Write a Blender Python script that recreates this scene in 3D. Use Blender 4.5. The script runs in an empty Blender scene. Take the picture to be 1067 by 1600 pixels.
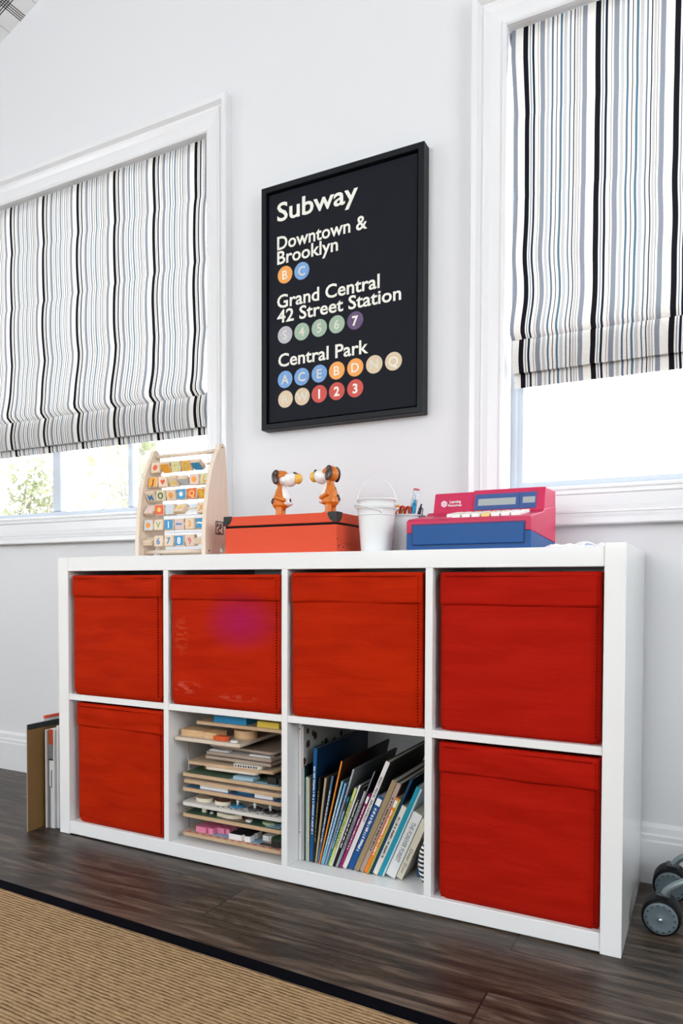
import bpy, bmesh, math, random
from mathutils import Matrix, Vector, noise

random.seed(7)
R = math.radians
COL = bpy.context.scene.collection
SC = bpy.context.scene

# ------------------------------------------------------------------ camera
cam_d = bpy.data.cameras.new('camera'); cam = bpy.data.objects.new('camera', cam_d); COL.objects.link(cam)
cam_d.sensor_fit = 'AUTO'; cam_d.sensor_width = 36.0
cam_d.lens = 1123.97/1600*36
cam_d.shift_x = 0.0; cam_d.shift_y = (944.8-800)/1600
cam_d.clip_start = .01
rv = Vector((0.88834011, 0.45917738, 0.00282434)); uv_ = Vector((-0.01505152, 0.02297063, 0.99962283)); fv = Vector((-0.45893931, 0.88804757, -0.02731705))
cm = Matrix((( rv.x, uv_.x, -fv.x, 1.60529), (rv.y, uv_.y, -fv.y, -1.40356), (rv.z, uv_.z, -fv.z, 0.68937), (0, 0, 0, 1)))
cam.matrix_world = cm
SC.camera = cam

# ------------------------------------------------------------------ view, world, lights
SC.view_settings.view_transform = 'Standard'; SC.view_settings.look = 'None'
SC.view_settings.gamma = 1; SC.view_settings.use_curve_mapping = False
SC.view_settings.exposure = 0.0

w = bpy.data.worlds.new('overcast_sky'); SC.world = w; w.use_nodes = True
nt = w.node_tree; bg = nt.nodes['Background']
bg.inputs[0].default_value = (0.96, 0.985, 1.0, 1); bg.inputs[1].default_value = 6.0

def area(name, loc, rot, sx, sy, power, col):
    l = bpy.data.lights.new(name, 'AREA'); l.shape = 'RECTANGLE'; l.size = sx; l.size_y = sy
    l.energy = power; l.color = col
    o = bpy.data.objects.new(name, l); COL.objects.link(o); o.location = loc; o.rotation_euler = rot
    return o
# added fill lamps standing for daylight, in unseen window openings of the other walls
area('daylight_fill_rear', (0.3, -3.98, 1.75), (R(90), 0, 0), 2.6, 1.5, 8, (1.0, 0.985, 0.96))
area('daylight_fill_left', (-2.18, -2.0, 1.65), (R(90), 0, R(-90)), 1.5, 1.3, 3, (0.9, 0.96, 1.0))
area('added_fill_right', (3.98, -1.6, 1.65), (R(90), 0, R(90)), 1.5, 1.3, 26, (0.9, 0.96, 1.0))  # added fill lamp, brightens the wall right of the shelf

# ------------------------------------------------------------------ materials
MATS = {}
def M(name, col=(.8,.8,.8), rough=.5, metal=0, spec=.5, coat=0, bump=None, alpha=None, trans=0, emit=None, noisecol=None, sheen=0):
    if name in MATS: return MATS[name]
    m = bpy.data.materials.new(name); m.use_nodes = True; t = m.node_tree
    b = t.nodes['Principled BSDF']
    b.inputs['Base Color'].default_value = (*col, 1); b.inputs['Roughness'].default_value = rough
    b.inputs['Metallic'].default_value = metal; b.inputs['Specular IOR Level'].default_value = spec
    b.inputs['Coat Weight'].default_value = coat; b.inputs['Transmission Weight'].default_value = trans
    b.inputs['Sheen Weight'].default_value = sheen
    if bump or noisecol:
        tc = t.nodes.new('ShaderNodeTexCoord'); mp = t.nodes.new('ShaderNodeMapping')
        t.links.new(tc.outputs['Object'], mp.inputs[0])
    if bump:   # (scale xyz, strength, distance)
        n = t.nodes.new('ShaderNodeTexNoise'); mp.inputs['Scale'].default_value = bump[0]
        n.inputs['Scale'].default_value = 1; n.inputs['Detail'].default_value = 4
        t.links.new(mp.outputs[0], n.inputs['Vector'])
        bp = t.nodes.new('ShaderNodeBump'); bp.inputs['Strength'].default_value = bump[1]; bp.inputs['Distance'].default_value = bump[2]
        t.links.new(n.outputs[0], bp.inputs['Height']); t.links.new(bp.outputs[0], b.inputs['Normal'])
    if noisecol:  # (scale xyz, colour2)
        mp2 = t.nodes.new('ShaderNodeMapping'); mp2.inputs['Scale'].default_value = noisecol[0]
        t.links.new(tc.outputs['Object'], mp2.inputs[0])
        n2 = t.nodes.new('ShaderNodeTexNoise'); n2.inputs['Scale'].default_value = 1; n2.inputs['Detail'].default_value = 5
        t.links.new(mp2.outputs[0], n2.inputs['Vector'])
        r = t.nodes.new('ShaderNodeValToRGB'); r.color_ramp.elements[0].position = .35; r.color_ramp.elements[1].position = .65
        r.color_ramp.elements[0].color = (*col, 1); r.color_ramp.elements[1].color = (*noisecol[1], 1)
        t.links.new(n2.outputs[0], r.inputs[0]); t.links.new(r.outputs[0], b.inputs['Base Color'])
    MATS[name] = m
    return m

class N:   # small node-tree helper
    def __init__(s, name):
        s.m = bpy.data.materials.new(name); s.m.use_nodes = True; s.t = s.m.node_tree; s.b = s.t.nodes['Principled BSDF']
    def new(s, ty, **kw):
        n = s.t.nodes.new(ty)
        for k, v in kw.items(): setattr(n, k, v)
        return n
    def lk(s, a, b): s.t.links.new(a, b)
    def math(s, op, a, b=None, c=None):
        n = s.new('ShaderNodeMath', operation=op)
        for i, v in enumerate((a, b, c)):
            if v is None: continue
            if hasattr(v, 'is_output'): s.lk(v, n.inputs[i])
            else: n.inputs[i].default_value = v
        return n.outputs[0]
    def mix(s, f, a, b, blend='MIX'):
        n = s.new('ShaderNodeMix', data_type='RGBA', blend_type=blend)
        for sock, v in ((n.inputs['Factor'], f), (n.inputs['A'], a), (n.inputs['B'], b)):
            pass
        for i, v in ((0, f), (6, a), (7, b)):
            if hasattr(v, 'is_output'): s.lk(v, n.inputs[i])
            elif i == 0: n.inputs[0].default_value = v
            else: n.inputs[i].default_value = (*v, 1)
        return n.outputs[2]
    def ramp(s, f, els, interp='LINEAR'):
        r = s.new('ShaderNodeValToRGB'); cr = r.color_ramp; cr.interpolation = interp
        while len(cr.elements) > 1: cr.elements.remove(cr.elements[0])
        cr.elements[0].position = els[0][0]; cr.elements[0].color = (*els[0][1], 1)
        for p, c in els[1:]:
            e = cr.elements.new(p); e.color = (*c, 1)
        s.lk(f, r.inputs[0]); return r.outputs[0]
    def noise(s, vec, scale, detail=4, dist=0, sc=1, rough=.5):
        mp = s.new('ShaderNodeMapping'); mp.inputs['Scale'].default_value = scale; s.lk(vec, mp.inputs[0])
        n = s.new('ShaderNodeTexNoise'); n.inputs['Scale'].default_value = sc; n.inputs['Detail'].default_value = detail
        n.inputs['Distortion'].default_value = dist; n.inputs['Roughness'].default_value = rough
        s.lk(mp.outputs[0], n.inputs['Vector']); return n.outputs[0]
    def bump(s, h, strength, dist):
        n = s.new('ShaderNodeBump'); n.inputs['Strength'].default_value = strength; n.inputs['Distance'].default_value = dist
        s.lk(h, n.inputs['Height']); s.lk(n.outputs[0], s.b.inputs['Normal'])

WALL = M('wall_paint', (.735,.745,.765), .6, bump=((260,260,260), .08, .001))
TRIM = M('trim_gloss_paint', (.78,.785,.80), .28)
SHELF = M('white_lacquer', (.83,.835,.84), .12, coat=.3)
VINYL = M('window_sash_paint', (.50,.55,.62), .4)
BLACK = M('black_satin', (.002,.002,.003), .6, spec=.1)

# ------------------------------------------------------------------ mesh helpers
def box(bm, x0, x1, y0, y1, z0, z1, mi=0):
    vs = [bm.verts.new(p) for p in ((x0,y0,z0),(x1,y0,z0),(x1,y1,z0),(x0,y1,z0),(x0,y0,z1),(x1,y0,z1),(x1,y1,z1),(x0,y1,z1))]
    for f in ((3,2,1,0),(4,5,6,7),(0,1,5,4),(1,2,6,5),(2,3,7,6),(3,0,4,7)):
        bm.faces.new([vs[i] for i in f]).material_index = mi
    return vs
def bbox(x0, x1, y0, y1, z0, z1, r=.002, seg=2, mi=0, bm=None):
    b = bmesh.new(); box(b, x0, x1, y0, y1, z0, z1)
    bmesh.ops.bevel(b, geom=b.edges[:], offset=r, segments=seg, affect='EDGES', profile=.5)
    for f in b.faces: f.material_index = mi
    if bm is None: return b
    merge(bm, b); return bm
def merge(bm, b, mat=None, mi=None):
    vm = {}
    for v in b.verts: vm[v] = bm.verts.new(mat @ v.co if mat else v.co)
    for f in b.faces:
        try:
            g = bm.faces.new([vm[v] for v in f.verts]); g.material_index = f.material_index if mi is None else mi; g.smooth = f.smooth
        except ValueError: pass
    b.free()
def prism(bm, pts, axis, a0, a1, mi=0):
    """extrude 2-D outline pts along axis ('x','y','z') from a0 to a1"""
    def P(p, a):
        return {'x': (a, p[0], p[1]), 'y': (p[0], a, p[1]), 'z': (p[0], p[1], a)}[axis]
    A = [bm.verts.new(P(p, a0)) for p in pts]; B = [bm.verts.new(P(p, a1)) for p in pts]
    n = len(pts); fs = []
    fs.append(bm.faces.new(A)); fs.append(bm.faces.new(B[::-1]))
    for i in range(n): fs.append(bm.faces.new((A[i], B[i], B[(i+1)%n], A[(i+1)%n])))
    for f in fs: f.material_index = mi
    bmesh.ops.recalc_face_normals(bm, faces=fs)
def tube(bm, pts, r, seg=10, mi=0, closed=False, caps=True):
    pts = [Vector(p) for p in pts]; n = len(pts); rings = []
    rs = r if isinstance(r, (list, tuple)) else [r]*n
    prev = None
    for i, p in enumerate(pts):
        if closed: t = (pts[(i+1)%n]-pts[i-1]).normalized()
        else: t = (pts[min(i+1,n-1)]-pts[max(i-1,0)]).normalized()
        if prev is None:
            a = t.orthogonal().normalized()
        else:
            a = (prev - t*prev.dot(t)).normalized()
        prev = a; b = t.cross(a)
        rings.append([bm.verts.new(p + (a*math.cos(2*math.pi*k/seg)+b*math.sin(2*math.pi*k/seg))*rs[i]) for k in range(seg)])
    m = n if closed else n-1
    for i in range(m):
        A, B = rings[i], rings[(i+1)%n]
        for k in range(seg):
            f = bm.faces.new((A[k], A[(k+1)%seg], B[(k+1)%seg], B[k])); f.smooth = True; f.material_index = mi
    if caps and not closed:
        bm.faces.new(rings[0][::-1]).material_index = mi; bm.faces.new(rings[-1]).material_index = mi
def lathe(bm, prof, seg=40, c=(0,0,0), mi=0, axis='z', smooth=True):
    rings = []
    for r, z in prof:
        ring = []
        for k in range(seg):
            a = 2*math.pi*k/seg; x, y = r*math.cos(a), r*math.sin(a)
            p = (x, y, z) if axis == 'z' else ((x, z, y) if axis == 'y' else (z, x, y))
            ring.append(bm.verts.new(Vector(p)+Vector(c)))
        rings.append(ring)
    fs = []
    for A, B in zip(rings[:-1], rings[1:]):
        for k in range(seg):
            f = bm.faces.new((A[k], A[(k+1)%seg], B[(k+1)%seg], B[k])); f.smooth = smooth; f.material_index = mi; fs.append(f)
    for ring, (r, z) in ((rings[0], prof[0]), (rings[-1], prof[-1])):
        if r > 1e-5: 
            f = bm.faces.new(ring); f.material_index = mi; fs.append(f)
    bmesh.ops.remove_doubles(bm, verts=[v for rg in rings for v in rg], dist=1e-6)
    bmesh.ops.recalc_face_normals(bm, faces=[f for f in fs if f.is_valid])
def ellip(bm, c, r, mi=0, rot=None, seg=20):
    b = bmesh.new(); bmesh.ops.create_uvsphere(b, u_segments=seg, v_segments=seg//2+2, radius=1)
    mt = Matrix.Translation(c) @ (rot if rot else Matrix.Identity(4)) @ Matrix.Diagonal((*r, 1))
    for f in b.faces: f.smooth = True
    merge(bm, b, mt, mi)

def base_shift(o):
    while o.parent: o = o.parent
    return o
def obj(name, bm, mats, parent=None, local=False, kind=None, smooth=False):
    """link the bmesh as one mesh object; verts are given in world space unless local"""
    if not isinstance(mats, (list, tuple)): mats = [mats]
    if parent is not None:
        if not local:
            org = Vector(base_shift(parent)['_org'])
            p = parent
            for v in bm.verts: v.co -= org
    else:
        if not local:
            xs = [v.co for v in bm.verts]
            org = Vector(((min(c.x for c in xs)+max(c.x for c in xs))/2, (min(c.y for c in xs)+max(c.y for c in xs))/2, min(c.z for c in xs)))
            for v in bm.verts: v.co -= org
        else: org = Vector((0,0,0))
    me = bpy.data.meshes.new(name); 
    if smooth:
        for f in bm.faces: f.smooth = True
    bm.to_mesh(me); bm.free()
    for m in mats: me.materials.append(m)
    o = bpy.data.objects.new(name, me); COL.objects.link(o)
    if parent is not None: o.parent = parent
    else:
        o.location = org; o['_org'] = tuple(org)
    if kind: o['kind'] = kind
    return o
def tag(o, label=None, cat=None, group=None, kind=None):
    if label: o['label'] = label
    if cat: o['category'] = cat
    if group: o['group'] = group
    if kind: o['kind'] = kind
    return o
def thing(name, label=None, cat=None, loc=(0,0,0), group=None, rot=(0,0,0), kind=None):
    o = bpy.data.objects.new(name, None); COL.objects.link(o); o.location = loc; o.rotation_euler = rot
    o.empty_display_size = .02; o['_org'] = tuple(loc)
    return tag(o, label, cat, group, kind)
def B(): return bmesh.new()
def copy_tree(o, parent=None):
    c = o.copy(); COL.objects.link(c)
    if parent is not None: c.parent = parent
    for ch in list(o.children): copy_tree(ch, c)
    return c

def text_bm(s, cap=None, width=None, bold=0.0, extr=.0004):
    """text in its own XY plane as a bmesh, cap height and width fitted"""
    def mk(st):
        cu = bpy.data.curves.new('lettering', 'FONT'); cu.body = st; cu.size = 1; cu.extrude = .01; cu.offset = bold
        cu.resolution_u = 3
        ob = bpy.data.objects.new('lettering', cu); COL.objects.link(ob)
        dg = bpy.context.evaluated_depsgraph_get(); me = bpy.data.meshes.new_from_object(ob.evaluated_get(dg))
        b = bmesh.new(); b.from_mesh(me); bpy.data.objects.remove(ob); bpy.data.curves.remove(cu); bpy.data.meshes.remove(me)
        return b
    if 'H' not in text_bm.__dict__:
        h = mk('H'); text_bm.H = max(v.co.y for v in h.verts)-min(v.co.y for v in h.verts); h.free()
    b = mk(s)
    x0 = min(v.co.x for v in b.verts); x1 = max(v.co.x for v in b.verts)
    sy = cap/text_bm.H; sx = width/(x1-x0) if width else sy
    for v in b.verts: v.co = Vector(((v.co.x-x0)*sx, v.co.y*sy, v.co.z*extr/.01))
    for f in b.faces: f.smooth = False
    return b
def MF(x, y, z):   # text plane -> world wall plane facing -Y
    return Matrix(((1,0,0,x),(0,0,-1,y),(0,1,0,z),(0,0,0,1)))
def blob(bm, vox=.0012, smooth_it=6):
    """fuse overlapping solids into one continuous skin"""
    me = bpy.data.meshes.new('skin'); bm.to_mesh(me); bm.free()
    ob = bpy.data.objects.new('skin', me); COL.objects.link(ob)
    md = ob.modifiers.new('r', 'REMESH'); md.mode = 'VOXEL'; md.voxel_size = vox
    sm = ob.modifiers.new('s', 'SMOOTH'); sm.factor = .5; sm.iterations = smooth_it
    dg = bpy.context.evaluated_depsgraph_get(); m2 = bpy.data.meshes.new_from_object(ob.evaluated_get(dg))
    b = bmesh.new(); b.from_mesh(m2)
    for f in b.faces: f.smooth = True; f.material_index = 0
    bpy.data.objects.remove(ob); bpy.data.meshes.remove(me); bpy.data.meshes.remove(m2)
    return b

# ------------------------------------------------------------------ room shell
YW = .405; YO = .56
XL, XR, YB = -2.2, 4.0, -4.0
WINS = [(-1.05, .207, .92, 2.072), (1.132, 2.39, .92, 2.072)]
def wall_with_holes(bm, x0, x1, z0, z1, y0, y1, holes):
    xs = sorted({x0, x1, *[h[0] for h in holes], *[h[1] for h in holes]})
    zs = sorted({z0, z1, *[h[2] for h in holes], *[h[3] for h in holes]})
    for i in range(len(xs)-1):
        for j in range(len(zs)-1):
            cx, cz = (xs[i]+xs[i+1])/2, (zs[j]+zs[j+1])/2
            if any(h[0] < cx < h[1] and h[2] < cz < h[3] for h in holes): continue
            box(bm, xs[i], xs[i+1], y0, y1, zs[j], zs[j+1])
def weld(bm):
    bmesh.ops.remove_doubles(bm, verts=bm.verts[:], dist=1e-6)
    seen = {}
    for f in list(bm.faces):
        k = frozenset(v.index for v in f.verts)
        seen.setdefault(k, []).append(f)
    dead = [f for fs in seen.values() if len(fs) > 1 for f in fs]
    bmesh.ops.delete(bm, geom=dead, context='FACES')
b = B(); wall_with_holes(b, XL-.15, XR+.15, 0, 3.6, YW, YO, WINS); b.verts.index_update(); weld(b)
obj('wall_back', b, WALL, kind='structure')
b = B(); wall_with_holes(b, XL-.15, XR+.15, 0, 3.6, YB-.15, YB, [(-1.0, 1.6, 1.0, 2.5)]); b.verts.index_update(); weld(b)
obj('wall_front', b, WALL, kind='structure')
def side_wall(name, x0, x1, hole):
    b = B(); ys = [YB, hole[0], hole[1], YW]; zs = [0, hole[2], hole[3], 3.6]
    for i in range(3):
        for j in range(3):
            if i == 1 and j == 1: continue
            box(b, x0, x1, ys[i], ys[i+1], zs[j], zs[j+1])
    b.verts.index_update(); weld(b); obj(name, b, WALL, kind='structure')
side_wall('wall_left', XL-.15, XL, (-2.75, -1.25, 1.0, 2.3))
side_wall('wall_right', XR, XR+.15, (-2.35, -.85, 1.0, 2.3))  # unseen window opening, placed so light reaches the wall beside the shelf

# sloped ceiling papered in a window-pane plaid
n = N('plaid_wallpaper'); tc = n.new('ShaderNodeUVMap'); sep = n.new('ShaderNodeSeparateXYZ'); n.lk(tc.outputs[0], sep.inputs[0])
def stripes(v, period, offs, wdt):
    tot = None
    ph = n.math('FRACT', n.math('DIVIDE', v, period))
    for o_ in offs:
        d = n.math('LESS_THAN', n.math('ABSOLUTE', n.math('SUBTRACT', ph, o_/period)), wdt/period)
        tot = d if tot is None else n.math('MAXIMUM', tot, d)
    return tot
PER = .148
a_ = stripes(sep.outputs[0], PER, (.058, .066, .074, .082), .0020); b_ = stripes(sep.outputs[1], PER, (.063, .071, .079, .087), .0020)
fine = n.math('MAXIMUM', stripes(sep.outputs[0], PER, (.144,), .0008), stripes(sep.outputs[1], PER, (.146,), .0008))
both = n.math('ADD', a_, b_)
c1 = n.mix(n.math('MULTIPLY', fine, .7), (.84,.85,.85), (.03,.03,.03))
c2 = n.mix(n.math('MULTIPLY', both, .92), c1, (.01,.01,.012))
n.lk(c2, n.b.inputs['Base Color']); n.b.inputs['Roughness'].default_value = .7
def ceil_slab(name, xa, za, xb, zb):
    b = B(); L = math.hypot(xb-xa, zb-za); t = .1
    vs = [b.verts.new(p) for p in ((xa,YB,za),(xb,YB,zb),(xb,YW,zb),(xa,YW,za),(xa,YB,za+t),(xb,YB,zb+t),(xb,YW,zb+t),(xa,YW,za+t))]
    uvl = b.loops.layers.uv.new('UVMap')
    for f in ((0,1,2,3),(7,6,5,4),(1,0,4,5),(2,1,5,6),(3,2,6,7),(0,3,7,4)): b.faces.new([vs[i] for i in f])
    for f in b.faces:
        for l in f.loops:
            l[uvl].uv = (math.hypot(l.vert.co.x-xa, l.vert.co.z-za), YW-l.vert.co.y)
    return obj(name, b, n.m, kind='structure')
zc = lambda x: 2.743+(x+.531)*.3876
ceil_slab('ceiling', XL, zc(XL), 1.3, zc(1.3)); ceil_slab('ceiling', 1.3, zc(1.3), XR, zc(1.3)-.3876*(XR-1.3))

# floor: grey-brown laminate planks
n = N('laminate_planks'); tc = n.new('ShaderNodeTexCoord'); sep = n.new('ShaderNodeSeparateXYZ'); n.lk(tc.outputs['Object'], sep.inputs[0])
PW = .155
X, Y = sep.outputs[0], sep.outputs[1]     # object origin is put at (0,0)
ry = n.math('DIVIDE', n.math('ADD', Y, .221), PW); row = n.math('FLOOR', ry); fy = n.math('FRACT', ry)
rx = n.math('DIVIDE', n.math('SUBTRACT', X, n.math('ADD', n.math('MULTIPLY', row, .605), .67)), 1.21)
colm = n.math('FLOOR', rx); fx = n.math('FRACT', rx)
ed = lambda f, wd: n.math('LESS_THAN', n.math('MINIMUM', f, n.math('SUBTRACT', 1.0, f)), wd)
gap = n.math('MAXIMUM', ed(fy, .009), ed(fx, .0015))
pid = n.math('ADD', n.math('MULTIPLY', row, 7.13), n.math('MULTIPLY', colm, 3.71))
comb = n.new('ShaderNodeCombineXYZ'); n.lk(n.math('ADD', X, n.math('MULTIPLY', pid, 5.3)), comb.inputs[0]); n.lk(n.math('ADD', Y, n.math('MULTIPLY', pid, 2.1)), comb.inputs[1])
V = comb.outputs[0]
g1 = n.noise(V, (4, 60, 1), 9, .5, 1, .66); g2 = n.noise(V, (22, 300, 1), 6, .3, 1, .7); g3 = n.noise(V, (2.6, 22, 1), 5, 1.6, 1, .6); g4 = n.noise(V, (5.5, 16, 1), 3, .8)
wn = n.new('ShaderNodeTexWhiteNoise', noise_dimensions='1D'); n.lk(pid, wn.inputs['W'])
grain = n.math('ADD', n.math('MULTIPLY', g1, .65), n.math('ADD', n.math('MULTIPLY', g2, .35), n.math('SUBTRACT', n.math('MULTIPLY', g3, .8), .32)))
c = n.ramp(grain, [(.40, (.006,.0035,.002)), (.52, (.024,.015,.009)), (.62, (.062,.042,.028)), (.74, (.13,.098,.073))])
knot = n.ramp(g4, [(.0, (0,0,0)), (.60, (0,0,0)), (.70, (1,1,1))])
c = n.mix(n.math('MULTIPLY', knot, .75), c, (.006,.005,.005))
vary = n.new('ShaderNodeMapRange'); n.lk(wn.outputs[0], vary.inputs[0]); vary.inputs[3].default_value = .75; vary.inputs[4].default_value = 1.3
c = n.mix(1.0, c, vary.outputs[0], 'MULTIPLY')
c = n.mix(gap, c, (.004,.003,.003))
n.lk(c, n.b.inputs['Base Color'])
rr = n.new('ShaderNodeMapRange'); n.lk(g1, rr.inputs[0]); rr.inputs[3].default_value = .34; rr.inputs[4].default_value = .52; n.b.inputs['Specular IOR Level'].default_value = .5; n.lk(rr.outputs[0], n.b.inputs['Roughness'])
n.bump(n.math('SUBTRACT', grain, n.math('MULTIPLY', gap, 2.0)), .5, .0018)
b = B(); box(b, XL-.15, XR+.15, YB-.15, YO, -.1, 0)
fl = obj('floor', b, n.m, local=True, kind='structure')

# baseboards
BBP = [(0, 0), (-.016, 0), (-.016, .098), (-.0135, .102), (-.0135, .112), (-.010, .116), (-.009, .130), (-.003, .138), (0, .138)]
def baseboard(name, x0, x1):
    b = B(); prism(b, [(YW+p[0], p[1]) for p in BBP], 'x', x0, x1); return obj(name, b, TRIM, kind='structure')
baseboard('baseboard_back', XL, XR)
b = B(); prism(b, [(XL-p[0], p[1]) for p in BBP], 'y', YB, YW-.016); obj('baseboard_left', b, TRIM, kind='structure')
b = B(); prism(b, [(XR+p[0], p[1]) for p in BBP], 'y', YB, YW-.016); obj('baseboard_right', b, TRIM, kind='structure')

def ring_profile(bm, x0, x1, z0, z1, prof, mi=0):
    """mitred frame: prof = list of (offset outward from the rectangle, y)"""
    loops = []
    for o_, y in prof:
        loops.append([bm.verts.new(p) for p in ((x0-o_, y, z0-o_), (x1+o_, y, z0-o_), (x1+o_, y, z1+o_), (x0-o_, y, z1+o_))])
    fs = []
    n_ = len(loops)
    for i in range(n_):
        A, Bq = loops[i], loops[(i+1) % n_]
        for k in range(4):
            f = bm.faces.new((A[k], A[(k+1)%4], Bq[(k+1)%4], Bq[k])); f.material_index = mi; fs.append(f)
    bmesh.ops.recalc_face_normals(bm, faces=fs)
GLASS = N('window_glass'); g = GLASS
tr = g.new('ShaderNodeBsdfTransparent'); gl = g.new('ShaderNodeBsdfGlossy'); gl.inputs['Roughness'].default_value = .02
mx = g.new('ShaderNodeMixShader'); mx.inputs[0].default_value = .05; g.lk(tr.outputs[0], mx.inputs[1]); g.lk(gl.outputs[0], mx.inputs[2])
g.lk(mx.outputs[0], g.t.nodes['Material Output'].inputs[0])

CAS = [(0, YW), (0, YW-.012), (.004, YW-.015), (.010, YW-.015), (.013, YW-.011), (.018, YW-.012), (.040, YW-.016), (.052, YW-.022), (.056, YW-.022), (.058, YW-.018), (.062, YW-.019), (.070, YW-.030), (.083, YW-.032), (.086, YW-.029), (.086, YW)]
def window(i, x0, x1, z0, z1, muntins, rail):
    t = thing('window_%d' % i, loc=((x0+x1)/2, YW, z0), kind='structure')
    b = B(); ring_profile(b, x0, x1, z0, z1, CAS); obj('casing', b, TRIM, t)
    # stool bead on the inner edge of the bottom casing
    b = B(); bbox(x0+.0005, x1-.0005, YW-.012, .47, z0, z0+.010, .003, 2, bm=b)
    obj('sill_board', b, TRIM, t)
    b = B(); s = .022
    ring_profile(b, x0+.03, x1-.03, z0+.035, z1-.03, [(0, .475), (0, .515), (.0295, .515), (.0295, .468), (.018, .468), (.012, .475)])
    obj('sash_frame', b, VINYL, t)
    for mx0, mx1 in muntins:
        b = B(); bbox(mx0, mx1, .480, .512, z0+.036, z1-.031, .004, 1, bm=b); obj('muntin', b, VINYL, t)
    for rz0, rz1 in rail:
        b = B(); bbox(x0+.031, x1-.031, .483, .510, rz0, rz1, .004, 1, bm=b); obj('sash_rail', b, VINYL, t)
    b = B(); box(b, x0+.0305, x1-.0305, .496, .499, z0+.036, z1-.031); obj('glass_pane', b, g.m, t)
window(1, *WINS[0], [(-.575, -.53), (-.205, -.18), (-.97, -.95)], [])
window(2, *WINS[1], [(1.86, 1.90)], [])

# ------------------------------------------------------------------ striped roman blinds
n = N('striped_linen'); uvn = n.new('ShaderNodeUVMap'); sep = n.new('ShaderNodeSeparateXYZ'); n.lk(uvn.outputs[0], sep.inputs[0])
p_ = n.math('FRACT', n.math('DIVIDE', sep.outputs[0], .1708))
pg = (.50,.50,.51); cr_ = (.80,.775,.74); bk = (.012,.012,.016); bl = (.10,.155,.22); nv = (.012,.02,.04); gr = (.13,.12,.12); gb = (.24,.265,.31); te = (.09,.17,.23); dk = (.02,.02,.03)
col = n.ramp(p_, [(0,bk),(.070,cr_),(.092,bl),(.104,cr_),(.128,nv),(.158,cr_),(.208,gr),(.218,cr_),(.24,gb),(.305,cr_),(.335,pg),(.375,cr_),(.405,bl),(.43,cr_),(.473,dk),(.486,cr_),(.525,te),(.556,cr_),(.575,pg),(.62,cr_),(.655,bl),(.672,cr_),(.714,dk),(.728,cr_),(.745,pg),(.775,cr_),(.79,gr),(.80,cr_),(.825,gb),(.888,cr_)], 'CONSTANT')
weave = n.noise(uvn.outputs[0], (900, 260, 1), 3, 0)
slub = n.noise(uvn.outputs[0], (60, 900, 1), 3, 0)
vv = n.new('ShaderNodeMapRange'); n.lk(n.math('ADD', n.math('MULTIPLY', weave, .6), n.math('MULTIPLY', slub, .4)), vv.inputs[0]); vv.inputs[1].default_value = .3; vv.inputs[2].default_value = .7; vv.inputs[3].default_value = .82; vv.inputs[4].default_value = 1.12
col = n.mix(1.0, col, vv.outputs[0], 'MULTIPLY')
df = n.new('ShaderNodeBsdfDiffuse'); tl = n.new('ShaderNodeBsdfTranslucent'); mx = n.new('ShaderNodeMixShader'); mx.inputs[0].default_value = .145
bp_ = n.new('ShaderNodeBump'); bp_.inputs['Strength'].default_value = .25; bp_.inputs['Distance'].default_value = .0006; n.lk(weave, bp_.inputs['Height'])
n.lk(bp_.outputs[0], df.inputs['Normal'])
n.lk(col, df.inputs[0]); n.lk(col, tl.inputs[0]); n.lk(df.outputs[0], mx.inputs[1]); n.lk(tl.outputs[0], mx.inputs[2]); n.lk(mx.outputs[0], n.t.nodes['Material Output'].inputs[0])
LINEN = n.m

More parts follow.
